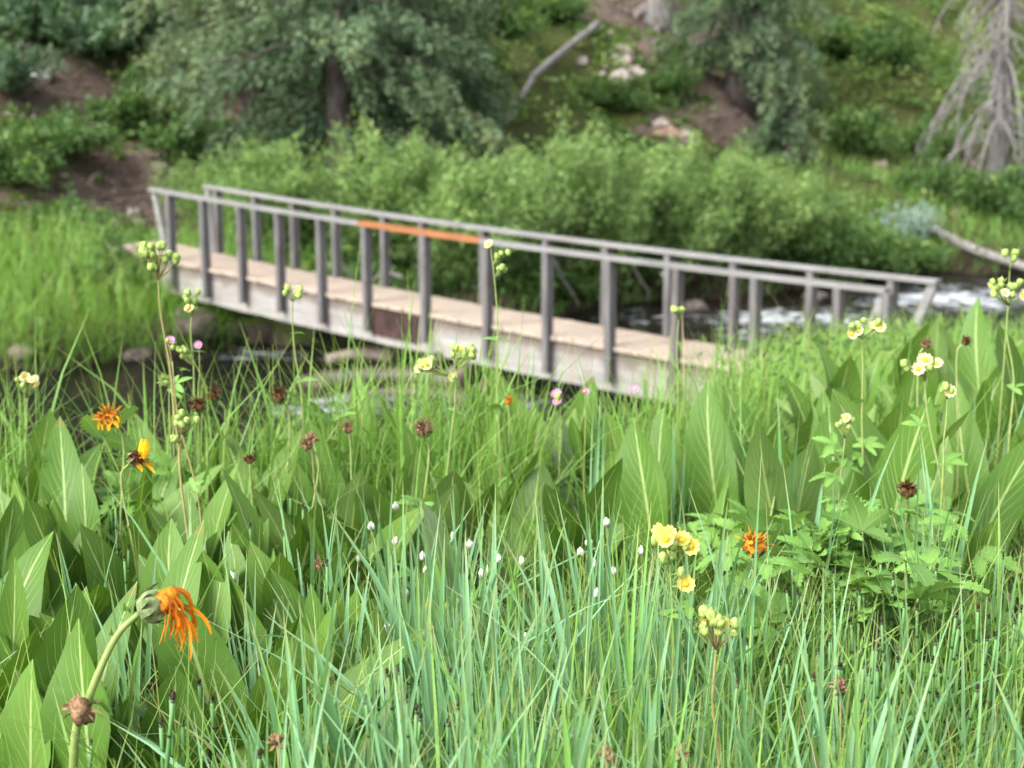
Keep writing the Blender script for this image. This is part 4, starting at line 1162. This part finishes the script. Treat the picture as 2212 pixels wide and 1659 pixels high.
herb('cinquefoil', 'yellow-green cinquefoil with several heads beside the pink flower at left', 'flower', [(415, 660), (412, 720), (418, 790), (420, 850), (425, 940)], 3.6,
     [(412, 640, 0, 7, 0.028, 0.022), (410, 668, 2, 4, 0.024, 0.016), (385, 745, 0, 4, 0.022, 0.020), (395, 765, 0, 4, 0.022, 0.018)], [(425, 760, 0.6), (405, 800, 0.6)], 'stem', 0.0026, None, 'petal_cream')
herb('cinquefoil', 'tall yellow-green umbel on a reddish stem at the left end of the bridge', 'flower', [(342, 590), (345, 660), (356, 730), (368, 800), (378, 900), (388, 1000)], 3.4,
     [(330, 540, 0, 8, 0.036, 0.032), (350, 560, 0, 8, 0.034, 0.034)], [(372, 850, 0.7)], 'stem_brown', 0.0034)
herb('cinquefoil', 'pale yellow-green head on a thin stem in front of the girder', 'flower', [(633, 640), (632, 700), (638, 770), (648, 830), (655, 920)], 3.6,
     [(632, 630, 0, 6, 0.030, 0.018)], [(655, 825, 0.9), (640, 720, 0.5)], 'stem', 0.0026)
herb('cinquefoil', 'small yellow-green head before the right posts of the near railing', 'flower', [(1466, 690), (1462, 760), (1465, 850)], 4.0,
     [(1465, 672, 0, 6, 0.028, 0.018)], [], 'stem', 0.0024)
herb('cinquefoil', 'yellow-green head above the cluster at the right edge', 'flower', [(2182, 570), (2178, 640), (2172, 740)], 3.9,
     [(2183, 556, 0, 5, 0.034, 0.024)], [], 'stem', 0.0024)
herb('white_flower', 'pale cream flower cluster against the dark water near the left edge', 'flower', [(57, 835), (58, 900), (56, 990)], 3.5,
     [(55, 822, 7, 4, 0.022, 0.026)], [], 'stem', 0.0024, None, 'petal_cream')
herb('cinquefoil', 'green bud cluster on a tall brown stem in the left half', 'flower', [(400, 920), (388, 970), (392, 1050), (405, 1150), (415, 1260)], 2.75,
     [(400, 905, 0, 9, 0.024, 0.020), (375, 945, 0, 2, 0.024, 0.006)], [(415, 1050, 0.5)], 'stem_brown', 0.0032)
herb('flower_stalk', 'bare brown stalk beside the green bud cluster', 'plant', [(372, 780), (385, 900), (425, 1060), (440, 1180), (445, 1260)], 2.9,
     [(362, 735, 0, 1, 0.016, 0.003)], [(380, 830, 0.7)], 'stem_brown', 0.0028)
# pink flowers
for px, py, lb, n in [(366, 736, 'pink flower on the brown stalk at left before the stream', 1), (428, 746, 'tiny pink flower right of the yellow-green heads at left', 1), (1208, 860, 'pair of pink flowers before the girder', 2), (1262, 846, 'pink flower right of the pink pair', 1), (1372, 842, 'small pink flower alone before the girder end', 1)]:
    herb('pink_flower', lb, 'flower', [(px + 2, py + 8), (px + 3, py + 60), (px, py + 160)], 3.5, [(px, py, n, 1 if n == 2 else 0, 0.032 if n == 2 else 0.026, 0.014 if n == 2 else 0.003)], [], 'stem', 0.0018, None, 'petal_pink')

# ---- withered orange flowers
def strap(mb, p, d, L, W, curl, tint, drop=1.0):
    """a long withered petal that starts along d and falls"""
    s = d.cross(Vector((0, 0, 1)))
    if s.length < .1: s = Vector((1, 0, 0))
    s.normalize(); vs, uvs = [], []; q = p.copy(); v = d.normalized(); tw = rnd.uniform(-0.6, 0.6)
    for i in range(9):
        u = i / 8
        w = W * (0.6 + 0.5 * math.sin(math.pi * u)) * (1 - 0.6 * u ** 4)
        sd = (s * math.cos(tw * 3 * u) + v.cross(s) * math.sin(tw * 3 * u))
        vs += [q - sd * w / 2, q + v.cross(sd) * w * 0.25, q + sd * w / 2]; uvs += [(0, u), (.5, u), (1, u)]
        v = (v + Vector((rnd.gauss(0, .2), rnd.gauss(0, .14), -0.30 * drop)) + curl * 0.12).normalized()
        q = q + v * L / 8
    fs = [(i * 3 + j, i * 3 + j + 1, i * 3 + j + 4, i * 3 + j + 3) for i in range(8) for j in range(2)]
    mb.add(vs, fs, tint, uvs)
def orange_big():
    D = 1.95
    P = [at(300, 1325, D), at(255, 1370, D), at(215, 1450, D), at(185, 1530, D), at(160, 1620, D)]
    foot = Vector((P[-1].x - 0.03, P[-1].y + 0.02, 0)); foot.z = h1(foot.x, foot.y); P.append(foot)
    e = empty('orange_flower', foot, 'large withered orange flower drooping on a thick curved stem', 'flower')
    mb = MB(); pth = smooth_path(P, 6)
    tube(mb, pth, [0.0042 + 0.0028 * i / len(pth) for i in range(len(pth))], 9); mb.build('stem', M['stem'], e)
    a_ = at(303, 1322, D); b_ = at(352, 1300, D); ax = (b_ - a_).normalized()
    mb = MB()
    n1 = ax.orthogonal().normalized(); n2 = ax.cross(n1)
    rs = [0.006, 0.016, 0.020, 0.020, 0.017, 0.013]; pts = [a_ + ax * 0.0075 * i for i in range(6)]
    tube(mb, pts, rs, 14, wob=0.05)
    mb.build('calyx', M['calyx'], e)
    for k in range(11):                                         # pointed bracts
        th = k * 0.571; d = n1 * math.cos(th) + n2 * math.sin(th); t2 = ax.cross(d)
        mb = MB(); L = rnd.uniform(0.026, 0.042); w = 0.0065; vs = []
        for i in range(5):
            u = i / 4; c = a_ + ax * (0.003 + L * u) + d * (0.016 + 0.009 * math.sin(2.6 * u) + (0.010 * u * u if k % 3 == 0 else 0))
            vs += [c - t2 * w * (1 - u ** 2), c + t2 * w * (1 - u ** 2)]
        mb.add(vs, [(2 * i, 2 * i + 1, 2 * i + 3, 2 * i + 2) for i in range(4)])
        mb.build('bract', M['calyx'], e)
    mb = MB(); c0 = a_ + ax * 0.042
    blob(mb, c0, 0.017, 1, 1, 1, 0.25, 4, 0.5, 12, 8); mb.build('disc', M['dry_orange'], e)
    for k in range(26):
        th = k * 2.399; d = n1 * math.cos(th) + n2 * math.sin(th); d0 = (ax * 1.5 + d * 0.55 + Vector((0, 0, 0.25)))
        mb = MB(); top = d.z > 0
        strap(mb, a_ + ax * rnd.uniform(.030, .045) + d * 0.012, d0, rnd.uniform(0.05, 0.092), rnd.uniform(0.0045, 0.009), Vector((1.0 * rnd.gauss(0, 1), 0.6 * rnd.gauss(0, 1), 0)), rnd.random(), rnd.uniform(1.1, 2.5))
        mb.build('petal', M['petal_orange'], e)
    # dried calyx lower on the stem
    mb = MB(); c = at(175, 1535, D - 0.02); blob(mb, c, 0.016, 1, 1, 1.2, 0.4, 3, 0.5, 10, 7)
    for k in range(9): strap(mb, c, Vector((rnd.gauss(0, 1), rnd.gauss(0, .6), rnd.gauss(.5, .6))), 0.03, 0.006, Vector((0, 0, 0)), 0.5, 0.4)
    mb.build('dried_bract', M['seed_brown'], e)
orange_big()
def composite(label, px, py, D, size, head='dry_head', petal=None, npet=0, plen=0.03, up_=0.6, foot_dx=0.0, calyx=None, group=None, drop=1.0, tilt=None):
    """a spent daisy: stem, head with ragged florets, a few straps left"""
    c = at(px, py, D); f = Vector((c.x + foot_dx, c.y + 0.03, 0)); f.z = h1(f.x, f.y)
    e = empty('withered_flower', f, label, 'flower', group)
    ax = Vector(tilt) if tilt else Vector((rnd.gauss(0, .3), -0.35, up_)); ax.normalize()
    mb = MB(); tube(mb, smooth_path([c - ax * size * 0.5, c - ax * size * 1.2 - Vector((0, 0, .03)), f.lerp(c, 0.5), f], 4), 0.0028, 6); mb.build('stem', M['stem'], e)
    mb = MB(); Mx = ax.to_track_quat('Z', 'Y').to_matrix()
    blob(mb, c, size * 0.42, 1, 1, 0.75, 0.25, 4, 0.5, 12, 8, Mx, rnd.random() * 9)
    for k in range(48):
        th = rnd.uniform(0, 6.283); ph = rnd.uniform(0.1, 1.5)
        d = Mx @ Vector((math.cos(th) * math.sin(ph), math.sin(th) * math.sin(ph), math.cos(ph)))
        p = c + d * size * 0.36; l = size * rnd.uniform(0.18, 0.62)
        tube(mb, [p, p + d * l], [size * 0.045, size * 0.012], 4)
    mb.build('flower_head', M[head], e)
    if calyx:
        for k in range(8):
            th = k * .785; d = Mx @ Vector((math.cos(th), math.sin(th), 0)); t2 = Mx @ Vector((-math.sin(th), math.cos(th), 0))
            mb = MB(); vs = []
            for i in range(4):
                u = i / 3; q = c - ax * size * (0.42 - 0.75 * u) + d * size * (0.25 + 0.30 * math.sin(2.2 * u)); w = size * 0.14 * (1 - u * u)
                vs += [q - t2 * w, q + t2 * w]
            mb.add(vs, [(2 * i, 2 * i + 1, 2 * i + 3, 2 * i + 2) for i in range(3)]); mb.build('bract', M[calyx], e)
    for k in range(npet):
        th = rnd.uniform(0, 6.283); d = Mx @ Vector((math.cos(th), math.sin(th), 0.35))
        mb = MB(); strap(mb, c + d * size * 0.3, d, plen * rnd.uniform(0.7, 1.2), 0.009, Vector((0, 0, 0)), rnd.random(), drop); mb.build('petal', M[petal], e)
    return e
composite('withered flower head fringed with golden brown petals at the left, below the stream', 238, 903, 3.1, 0.042, 'dry_orange', 'petal_gold', 9, 0.032, 0.7, 0.01, 'calyx', None, 1.6)
def golden():
    D = 2.9
    e = composite('golden yellow flower with a single upright petal and spread calyx', 292, 992, D, 0.036, 'dry_head', 'petal_gold', 3, 0.035, 0.3, -0.02, 'calyx', None, 0.2, (0.7, -0.25, 0.5))
    for q in range(2):
        mb = MB(); c = at(300, 990, D - 0.01)
        vs, uvs = [], []
        for i in range(6):
            u = i / 5; p = c + Vector((0.004 + 0.006 * u + q * 0.008, -0.004 * q, 0.040 * u)); w = 0.016 * math.sin(math.pi * (0.15 + 0.75 * u))
            vs += [p - Vector((w / 2, 0, 0)), p + Vector((0, -0.003, 0)), p + Vector((w / 2, 0.002, 0))]; uvs += [(0, u), (.5, u), (1, u)]
        mb.add(vs, [(i * 3 + j, i * 3 + j + 1, i * 3 + j + 4, i * 3 + j + 3) for i in range(5) for j in range(2)], 0.3, uvs)
        mb.build('petal', M['petal_gold'], e)
golden()
for px, py, D, s, hd, lb in [
    (430, 876, 3.4, 0.036, 'dry_head', 'dried dark brown head left of its higher twin before the stream'), (466, 853, 3.5, 0.034, 'dry_head', 'dried dark brown head, upper one of the pair before the stream'),
    (604, 856, 3.5, 0.040, 'dry_head', 'dried brown head with papery bracts left of the foam'), (752, 926, 3.3, 0.028, 'seed_brown', 'small dried brown bud below the foam'),
    (916, 928, 3.3, 0.040, 'seed_brown', 'dried brown head leaning left of the forked cinquefoil stem'), (1098, 868, 3.7, 0.022, 'dry_orange', 'tiny orange-brown head before the girder'),
    (540, 994, 3.0, 0.022, 'dry_head', 'small black-brown head deep among the left leaves'), (665, 962, 3.2, 0.030, 'seed_brown', 'pinkish brown spent head below the small dried bud'),
    (1660, 1015, 3.0, 0.026, 'seed_brown', 'rust brown head below the right clump, among grass'), (1630, 1240 - 60, 2.65, 0.046, 'dry_orange', 'orange-brown withered head at the left end of the toothed leaf bed'),
    (1960, 1060, 2.9, 0.036, 'dry_head', 'dried dark head in the shade under the right clump'), (2000, 745, 3.6, 0.026, 'seed_brown', 'reddish brown head behind the open cream flower'),
    (2085, 738, 3.6, 0.024, 'dry_head', 'dark seed head at the right before the blurred bank'), (690, 1220, 2.7, 0.022, 'seed_brown', 'small brown head at the border of leaves and blue-green grass'), (358, 825, 3.5, 0.026, 'bud', 'green closed bud at the foot of the tall umbel')]:
    composite(lb, px, py, D, s, hd, None, 0, 0, 0.6, rnd.uniform(-.02, .02), 'calyx' if s > 0.03 else None)
def sedge_head(label, px, py, D, size=0.022, length=1.0):
    c = at(px, py, D); f = Vector((c.x + 0.02, c.y + 0.02, 0)); f.z = h1(f.x, f.y)
    e = empty('seed_head_stalk', f, label, 'plant')
    mb = MB(); tube(mb, smooth_path([c, c + Vector((0.004, 0, -0.08)), f], 4), 0.0016, 5); mb.build('stem', M['stem_brown'], e)
    mb = MB()
    for k in range(18):
        d = Vector((rnd.gauss(0, .5), rnd.gauss(0, .5), rnd.gauss(.5, .5))).normalized()
        blob(mb, c + d * size * 0.45, size * 0.24, 0.5, 0.5, 1.9, 0.2, 3, 0.5, 6, 5, d.to_track_quat('Z', 'Y').to_matrix(), k)
    mb.build('seed_head', M['seed_brown'], e)
sedge_head('brown seed head standing in the grass at the lower right', 1815, 1490, 1.9, 0.020)
sedge_head('brown seed head at the bottom edge right of centre', 1310, 1638, 1.75, 0.018)
sedge_head('small brown seed head below the low yellow cinquefoil', 1474, 1630, 1.8, 0.016)
sedge_head('papery brown seed head at the bottom edge left of centre', 600, 1608, 1.8, 0.018)
sedge_head('pinkish seed head in the grass by the toothed leaves at left', 672, 950, 3.2, 0.022)
sedge_head('dry seed head low in the right grass', 2290 - 20, 1490, 2.0, 0.018)

# ---- white fluffy heads
def fluff_proto():
    e = empty('white_fluffy_flower', (0, 0, 0)); mb = MB()
    tube(mb, [(0, 0, 0), (0.004, 0, 0.12), (0, 0, 0.24)], [0.0016, 0.0014, 0.0012], 5); mb.build('stem', M['stem'], e)
    mb = MB()
    for k in range(5):
        a_ = k * 1.257; r = 0 if k == 4 else 0.006
        blob(mb, (math.cos(a_) * r, math.sin(a_) * r, 0.243 + (0.003 if k == 4 else 0)), 0.0055, 1, 1, 1.3, 0.3, 3, 0.5, 8, 6, None, k)
    mb.build('flower_head', M['white_fluff'], e)
    return e
fl = fluff_proto(); first = True
for px, py in [(862, 1140), (800, 1180), (835, 1210), (892, 1250), (980, 1205), (1043, 1208), (1100, 1245), (1150, 1257), (1243, 1210), (960, 1292), (1072, 1280), (507, 1298), (560, 1322), (490, 1322), (810, 1360), (1130, 1435), (1340, 1170), (1290, 1275), (1357, 1265), (942, 1272), (1040, 1290), (860, 1400), (1240, 1240), (1185, 1330), (930, 1240), (1010, 1330), (1390, 1240), (780, 1250), (1310, 1330), (900, 1330)]:
    b = on_meadow(px, py, 0.25)
    b.z += 0.05
    o = fl if first else copy_tree(fl); first = False
    o.location = b; o.rotation_euler = (rnd.gauss(0, .08), rnd.gauss(0, .08), rnd.uniform(0, 6))
    s = rnd.uniform(0.5, 0.75); o.scale = (s, s, 1.0)
    tag(o, 'small white fluffy flower head on a thin stem among the blue-green grass', 'flower', 'white fluffy flowers in the grass')
# ---- horsetails
def horse_proto(r, tip=True):
    e = empty('horsetail', (0, 0, 0)); mb = MB()
    tube(mb, [(0.004 * math.sin(z * 9), 0, z) for z in np.linspace(0, 0.36, 9)], [r * (1.1 - 0.3 * z / 0.36) for z in np.linspace(0, 0.36, 9)], 8); mb.build('stem', M['jointed'], e)
    mb = MB(); blob(mb, (0.004 * math.sin(.36 * 9), 0, 0.365), r * 0.9, 1, 1, 2.0, 0.15, 4, 0.5, 8, 7); mb.build('cone', M['cone'], e)
    return e
hp = [horse_proto(0.0026), horse_proto(0.0034)]; used = [False, False]
hs = []
rr = random.Random(21)
hs += [(rr.gauss(1850, 110), rr.uniform(1190, 1440), 0) for _ in range(64)]
hs += [(rr.uniform(190, 320), rr.uniform(1050, 1200), 1) for _ in range(9)]
hs += [(x, y, 2) for x, y in ((290, 1480), (380, 1370), (385, 1500), (440, 1460), (350, 1560), (420, 1690), (145, 1600), (480, 1620), (310, 1510), (410, 1540), (455, 1500), (270, 1450))]
hs += [(rr.uniform(830, 1000), rr.uniform(1420, 1560), 3) for _ in range(16)]
hs += [(rr.uniform(2030, 2210), rr.uniform(1200, 1500), 4) for _ in range(16)]
hs += [(rr.uniform(530, 760), rr.uniform(1010, 1300), 5) for _ in range(10)]
HL = {0: 'green jointed horsetail with a dark cone in the dense cluster below the toothed leaf bed', 1: 'green jointed horsetail between the broad leaves below the withered golden flowers', 2: 'thick green jointed horsetail near the big orange flower stem',
      3: 'green jointed horsetail low in the middle of the meadow', 4: 'green jointed horsetail in the yellow-green grass at the right edge', 5: 'green jointed horsetail among the broad leaves left of the blue-green grass'}
HG = {0: 'horsetails in the right cluster', 1: 'horsetails in the left leaves', 2: 'horsetails by the orange flower', 3: 'horsetails in the middle grass', 4: 'horsetails at the right edge', 5: 'horsetails left of the blue-green grass'}
for px, py, g in hs:
    w = 1 if g == 2 else 0; h = rr.uniform(0.30, 0.42)
    b = on_meadow(px, py, h)
    o = copy_tree(hp[w]) if used[w] else hp[w]; used[w] = True
    o.location = b; o.scale = (1.15, 1.15, h / 0.37); o.rotation_euler = (rr.gauss(0, .06), rr.gauss(0, .06), rr.uniform(0, 6))
    tag(o, HL[g], 'horsetail', HG[g])

# ---- grasses (stuff)
def field(n, y0, y1, dens):
    """points on the meadow in and a little beside the view, thinned by dens(px, Y, X)"""
    Y = y0 + (y1 - y0) * R.random(n); X = R.uniform(-1, 1, n) * (0.40 * Y + 1.3)
    px = 1106 + FPX * X / (Y * math.cos(PITCH) + 1.0 * math.sin(PITCH))
    d = near_d(X, Y)
    k = (d > 0.02) & (R.random(n) < dens(px, X, Y))
    return X[k], Y[k], px[k]
def sedge():
    X, Y, px = field(6000, 1.55, 4.3, lambda px, X, Y: (np.clip((px - 430) / 300, 0.07, 1) * np.where(px > 1560, 0.62, 1) * np.clip((3.3 - Y) / 0.7, 0.06, 1) * np.clip(fbm(X, Y, 0.35, 41) * 2.4 - 0.6, 0.05, 1)) * 0.52)
    k = 7; n0 = len(X); n = n0 * k                              # tufts of a few blades that spread from one root
    az0 = R.uniform(0, 6.283, n); rr_ = R.random(n) * 0.028
    X = np.repeat(X, k) + np.cos(az0) * rr_; Y = np.repeat(Y, k) + np.sin(az0) * rr_
    tall = np.repeat(R.uniform(0.30, 0.58, n0), k)
    hg = tall * R.uniform(0.62, 1.05, n) + (R.random(n) < 0.06) * R.uniform(0.05, 0.14, n)
    lean = np.abs(R.normal(size=n)) * 0.14 + 0.03 + (R.random(n) < 0.10) * R.uniform(0.3, 0.9, n)
    wid = np.repeat(R.uniform(0.005, 0.013, n0) + (R.random(n0) < 0.25) * R.uniform(0.003, 0.009, n0), k) * R.uniform(0.6, 1.15, n)
    P = np.stack([X, Y, H(X, Y) - 0.01], -1)
    V, Q, T, UV = blades(P, hg, wid, lean, az0 + R.normal(size=n) * 0.5, np.clip(0.5 + np.repeat(R.normal(size=n0), k) * 0.28 + 0.14 * R.normal(size=n), 0, 1), 6, 0.22, 1.0, R.normal(size=n) * 0.7)
    tag(big('blue_green_sedge', V, Q, T, UV, M['sedge']), 'dense upright blue-green sedge blades filling the lower middle of the meadow', 'grass', kind='stuff')
sedge()
def meadow_grass():
    X, Y, px = field(104000, 1.55, 5.2, lambda px, X, Y: np.clip(0.20 - ((px < 800) & (Y > 2.1) & (Y < 3.3)) * 0.11 + (px > 600) * 0.10 - ((px > 1600) & (px < 1900) & (Y < 3.2)) * 0.16 + (px > 1900) * 0.55 + ((px > 1500) & (Y < 2.6)) * 0.45 + (Y < 2.3) * 0.15 - ((px > 640) & (px < 1290) & (Y > 2.7) & (Y < 3.75)) * 0.22 - ((px > 1640) & (px < 2250) & (Y > 2.6) & (Y < 4.2)) * 0.55 + np.where((px < 1150) | ((px > 1290) & (px < 1660) & (Y > 3.4)) | ((px > 1440) & (px < 1640)), np.clip((Y - 3.25) * 0.8, 0, 0.5), 0.0), 0, 1) * np.clip(fbm(X, Y, 0.3, 43) * 2.0 - 0.4, 0.1, 1))
    n = len(X)
    hg = R.uniform(0.16, 0.44, n) + (R.random(n) < 0.12) * R.uniform(0.04, 0.18, n)
    back = np.clip((Y - 3.0) / 0.6, 0, 1) * (px < 1150) + 0.45 * np.clip((Y - 3.6) / 0.4, 0, 1) * (px > 1260) * (px < 1720); hg = hg + back * R.uniform(0.0, 0.30, n)
    V, Q, T, UV = blades(np.stack([X, Y, H(X, Y) - 0.01], -1), hg, (R.uniform(0.0018, 0.0048, n) + (R.random(n) < 0.2) * R.uniform(0.002, 0.006, n)) * (1 + 0.4 * back), np.abs(R.normal(size=n)) * 0.45 + 0.05, R.uniform(0, 6.283, n), np.clip(R.beta(2, 2.2, n), 0, 1), 4, 0.0)
    tag(big('meadow_grass', V, Q, T, UV, M['grass']), 'fine bright green grass between the broad leaves of the near meadow', 'grass', kind='stuff')
    # on towards the bridge end and upstream
    X, Y, px = field(68000, 5.0, 17.0, lambda px, X, Y: np.clip(0.4 + 0.7 * fbm(X, Y, 0.8, 45), 0, 1)); n = len(X)
    hg = R.uniform(0.16, 0.42, n) + (R.random(n) < 0.12) * 0.12 - (px < 1800) * 0.04
    V, Q, T, UV = blades(np.stack([X, Y, H(X, Y) - 0.02], -1), hg, R.uniform(0.004, 0.009, n), np.abs(R.normal(size=n)) * 0.5 + 0.05, R.uniform(0, 6.283, n), np.clip(R.beta(2, 2, n) * 0.8 + fbm(X, Y, 1.0, 47) * 0.35 - 0.1, 0, 1), 4, 0.0)
    tag(big('far_meadow_grass', V, Q, T, UV, M['grass']), 'meadow grass running down to the near end of the bridge on the right', 'grass', kind='stuff')
    X, Y, px = field(2600, 1.6, 5.0, lambda px, X, Y: 0.5 + 0 * px); n = len(X)
    V, Q, T, UV = blades(np.stack([X, Y, H(X, Y)], -1), R.uniform(0.12, 0.42, n), R.uniform(0.0014, 0.003, n), np.abs(R.normal(size=n)) * 0.9 + 0.3, R.uniform(0, 6.283, n), R.random(n), 5, 0.0)
    tag(big('dry_grass', V, Q, T, UV, M['straw']), 'thin dry straw blades scattered through the green grass', 'grass', kind='stuff')
    X, Y, px = field(9000, 4.2, 11.0, lambda px, X, Y: ((px > 1420) & (px < 1800)) * 0.09); n = len(X)
    V, Q, T, UV = blades(np.stack([X, Y, H(X, Y)], -1), R.uniform(0.35, 0.68, n), R.uniform(0.0025, 0.005, n), np.abs(R.normal(size=n)) * 0.5 + 0.1, R.normal(size=n) * 1.0 + 3.0, R.random(n), 5, 0.0)
    tag(big('dry_stalks', V, Q, T, UV, M['straw']), 'thin brown dry stalks arching in front of the near end of the bridge', 'grass', kind='stuff')
    # bank slope below the meadow edge
    n = 26000; X = R.uniform(-5, 8, n); Y = R.uniform(3.5, 18, n); d = near_d(X, Y); k = (d < 0.1) & (d > -1.1) & (R.random(n) < 0.7)
    X, Y = X[k], Y[k]; n = len(X)
    V, Q, T, UV = blades(np.stack([X, Y, H(X, Y) - 0.02], -1), R.uniform(0.2, 0.45, n), R.uniform(0.003, 0.006, n), np.abs(R.normal(size=n)) * 0.5 + 0.1, R.uniform(0, 6.283, n), R.random(n) * 0.8, 4, 0.0)
    tag(big('bank_edge_grass', V, Q, T, UV, M['grass']), 'grass hanging over the edge of the near bank above the stream', 'grass', kind='stuff')
meadow_grass()
def low_leaves():
    """ground cover of small leaves between the stems"""
    X, Y, px = field(19000, 1.5, 5.5, lambda px, X, Y: np.clip(fbm(X, Y, 0.5, 51) * 2 - 0.4, 0.05, 1)); n = len(X); k = 4
    C = np.repeat(np.stack([X, Y, H(X, Y)], -1), k, 0); m = len(C)
    C[:, :2] += R.normal(size=(m, 2)) * 0.025; C[:, 2] += R.uniform(0.01, 0.15, m)
    L = R.uniform(0.018, 0.05, m); D = rdir(m, 0.2); D[:, 2] *= 0.5
    V, Q, T = leaf_quads(C, L, L * 0.55, unit(D), rdir(m, 1.5), R.random(m) * 0.85)
    tag(big('ground_cover', V, Q, T, None, M['bush'], smooth=False), 'small leaves of ground cover between the meadow stems', 'ground cover', kind='stuff')
    X, Y, px = field(16000, 5.0, 16, lambda px, X, Y: 0.2 + 0.8 * fbm(X, Y, 0.9, 53)); n = len(X)
    C = np.repeat(np.stack([X, Y, H(X, Y)], -1), 3, 0); m = len(C); C[:, :2] += R.normal(size=(m, 2)) * 0.06; C[:, 2] += R.uniform(0.03, 0.36, m)
    L = R.uniform(0.02, 0.06, m)
    V, Q, T = leaf_quads(C, L, L * 0.42, rdir(m, 0.6), rdir(m, 1.0), R.random(m))
    tag(big('meadow_weeds', V, Q, T, None, M['under'], smooth=False), 'leafy weeds in the far part of the meadow by the bridge end', 'ground cover', kind='stuff')
low_leaves()
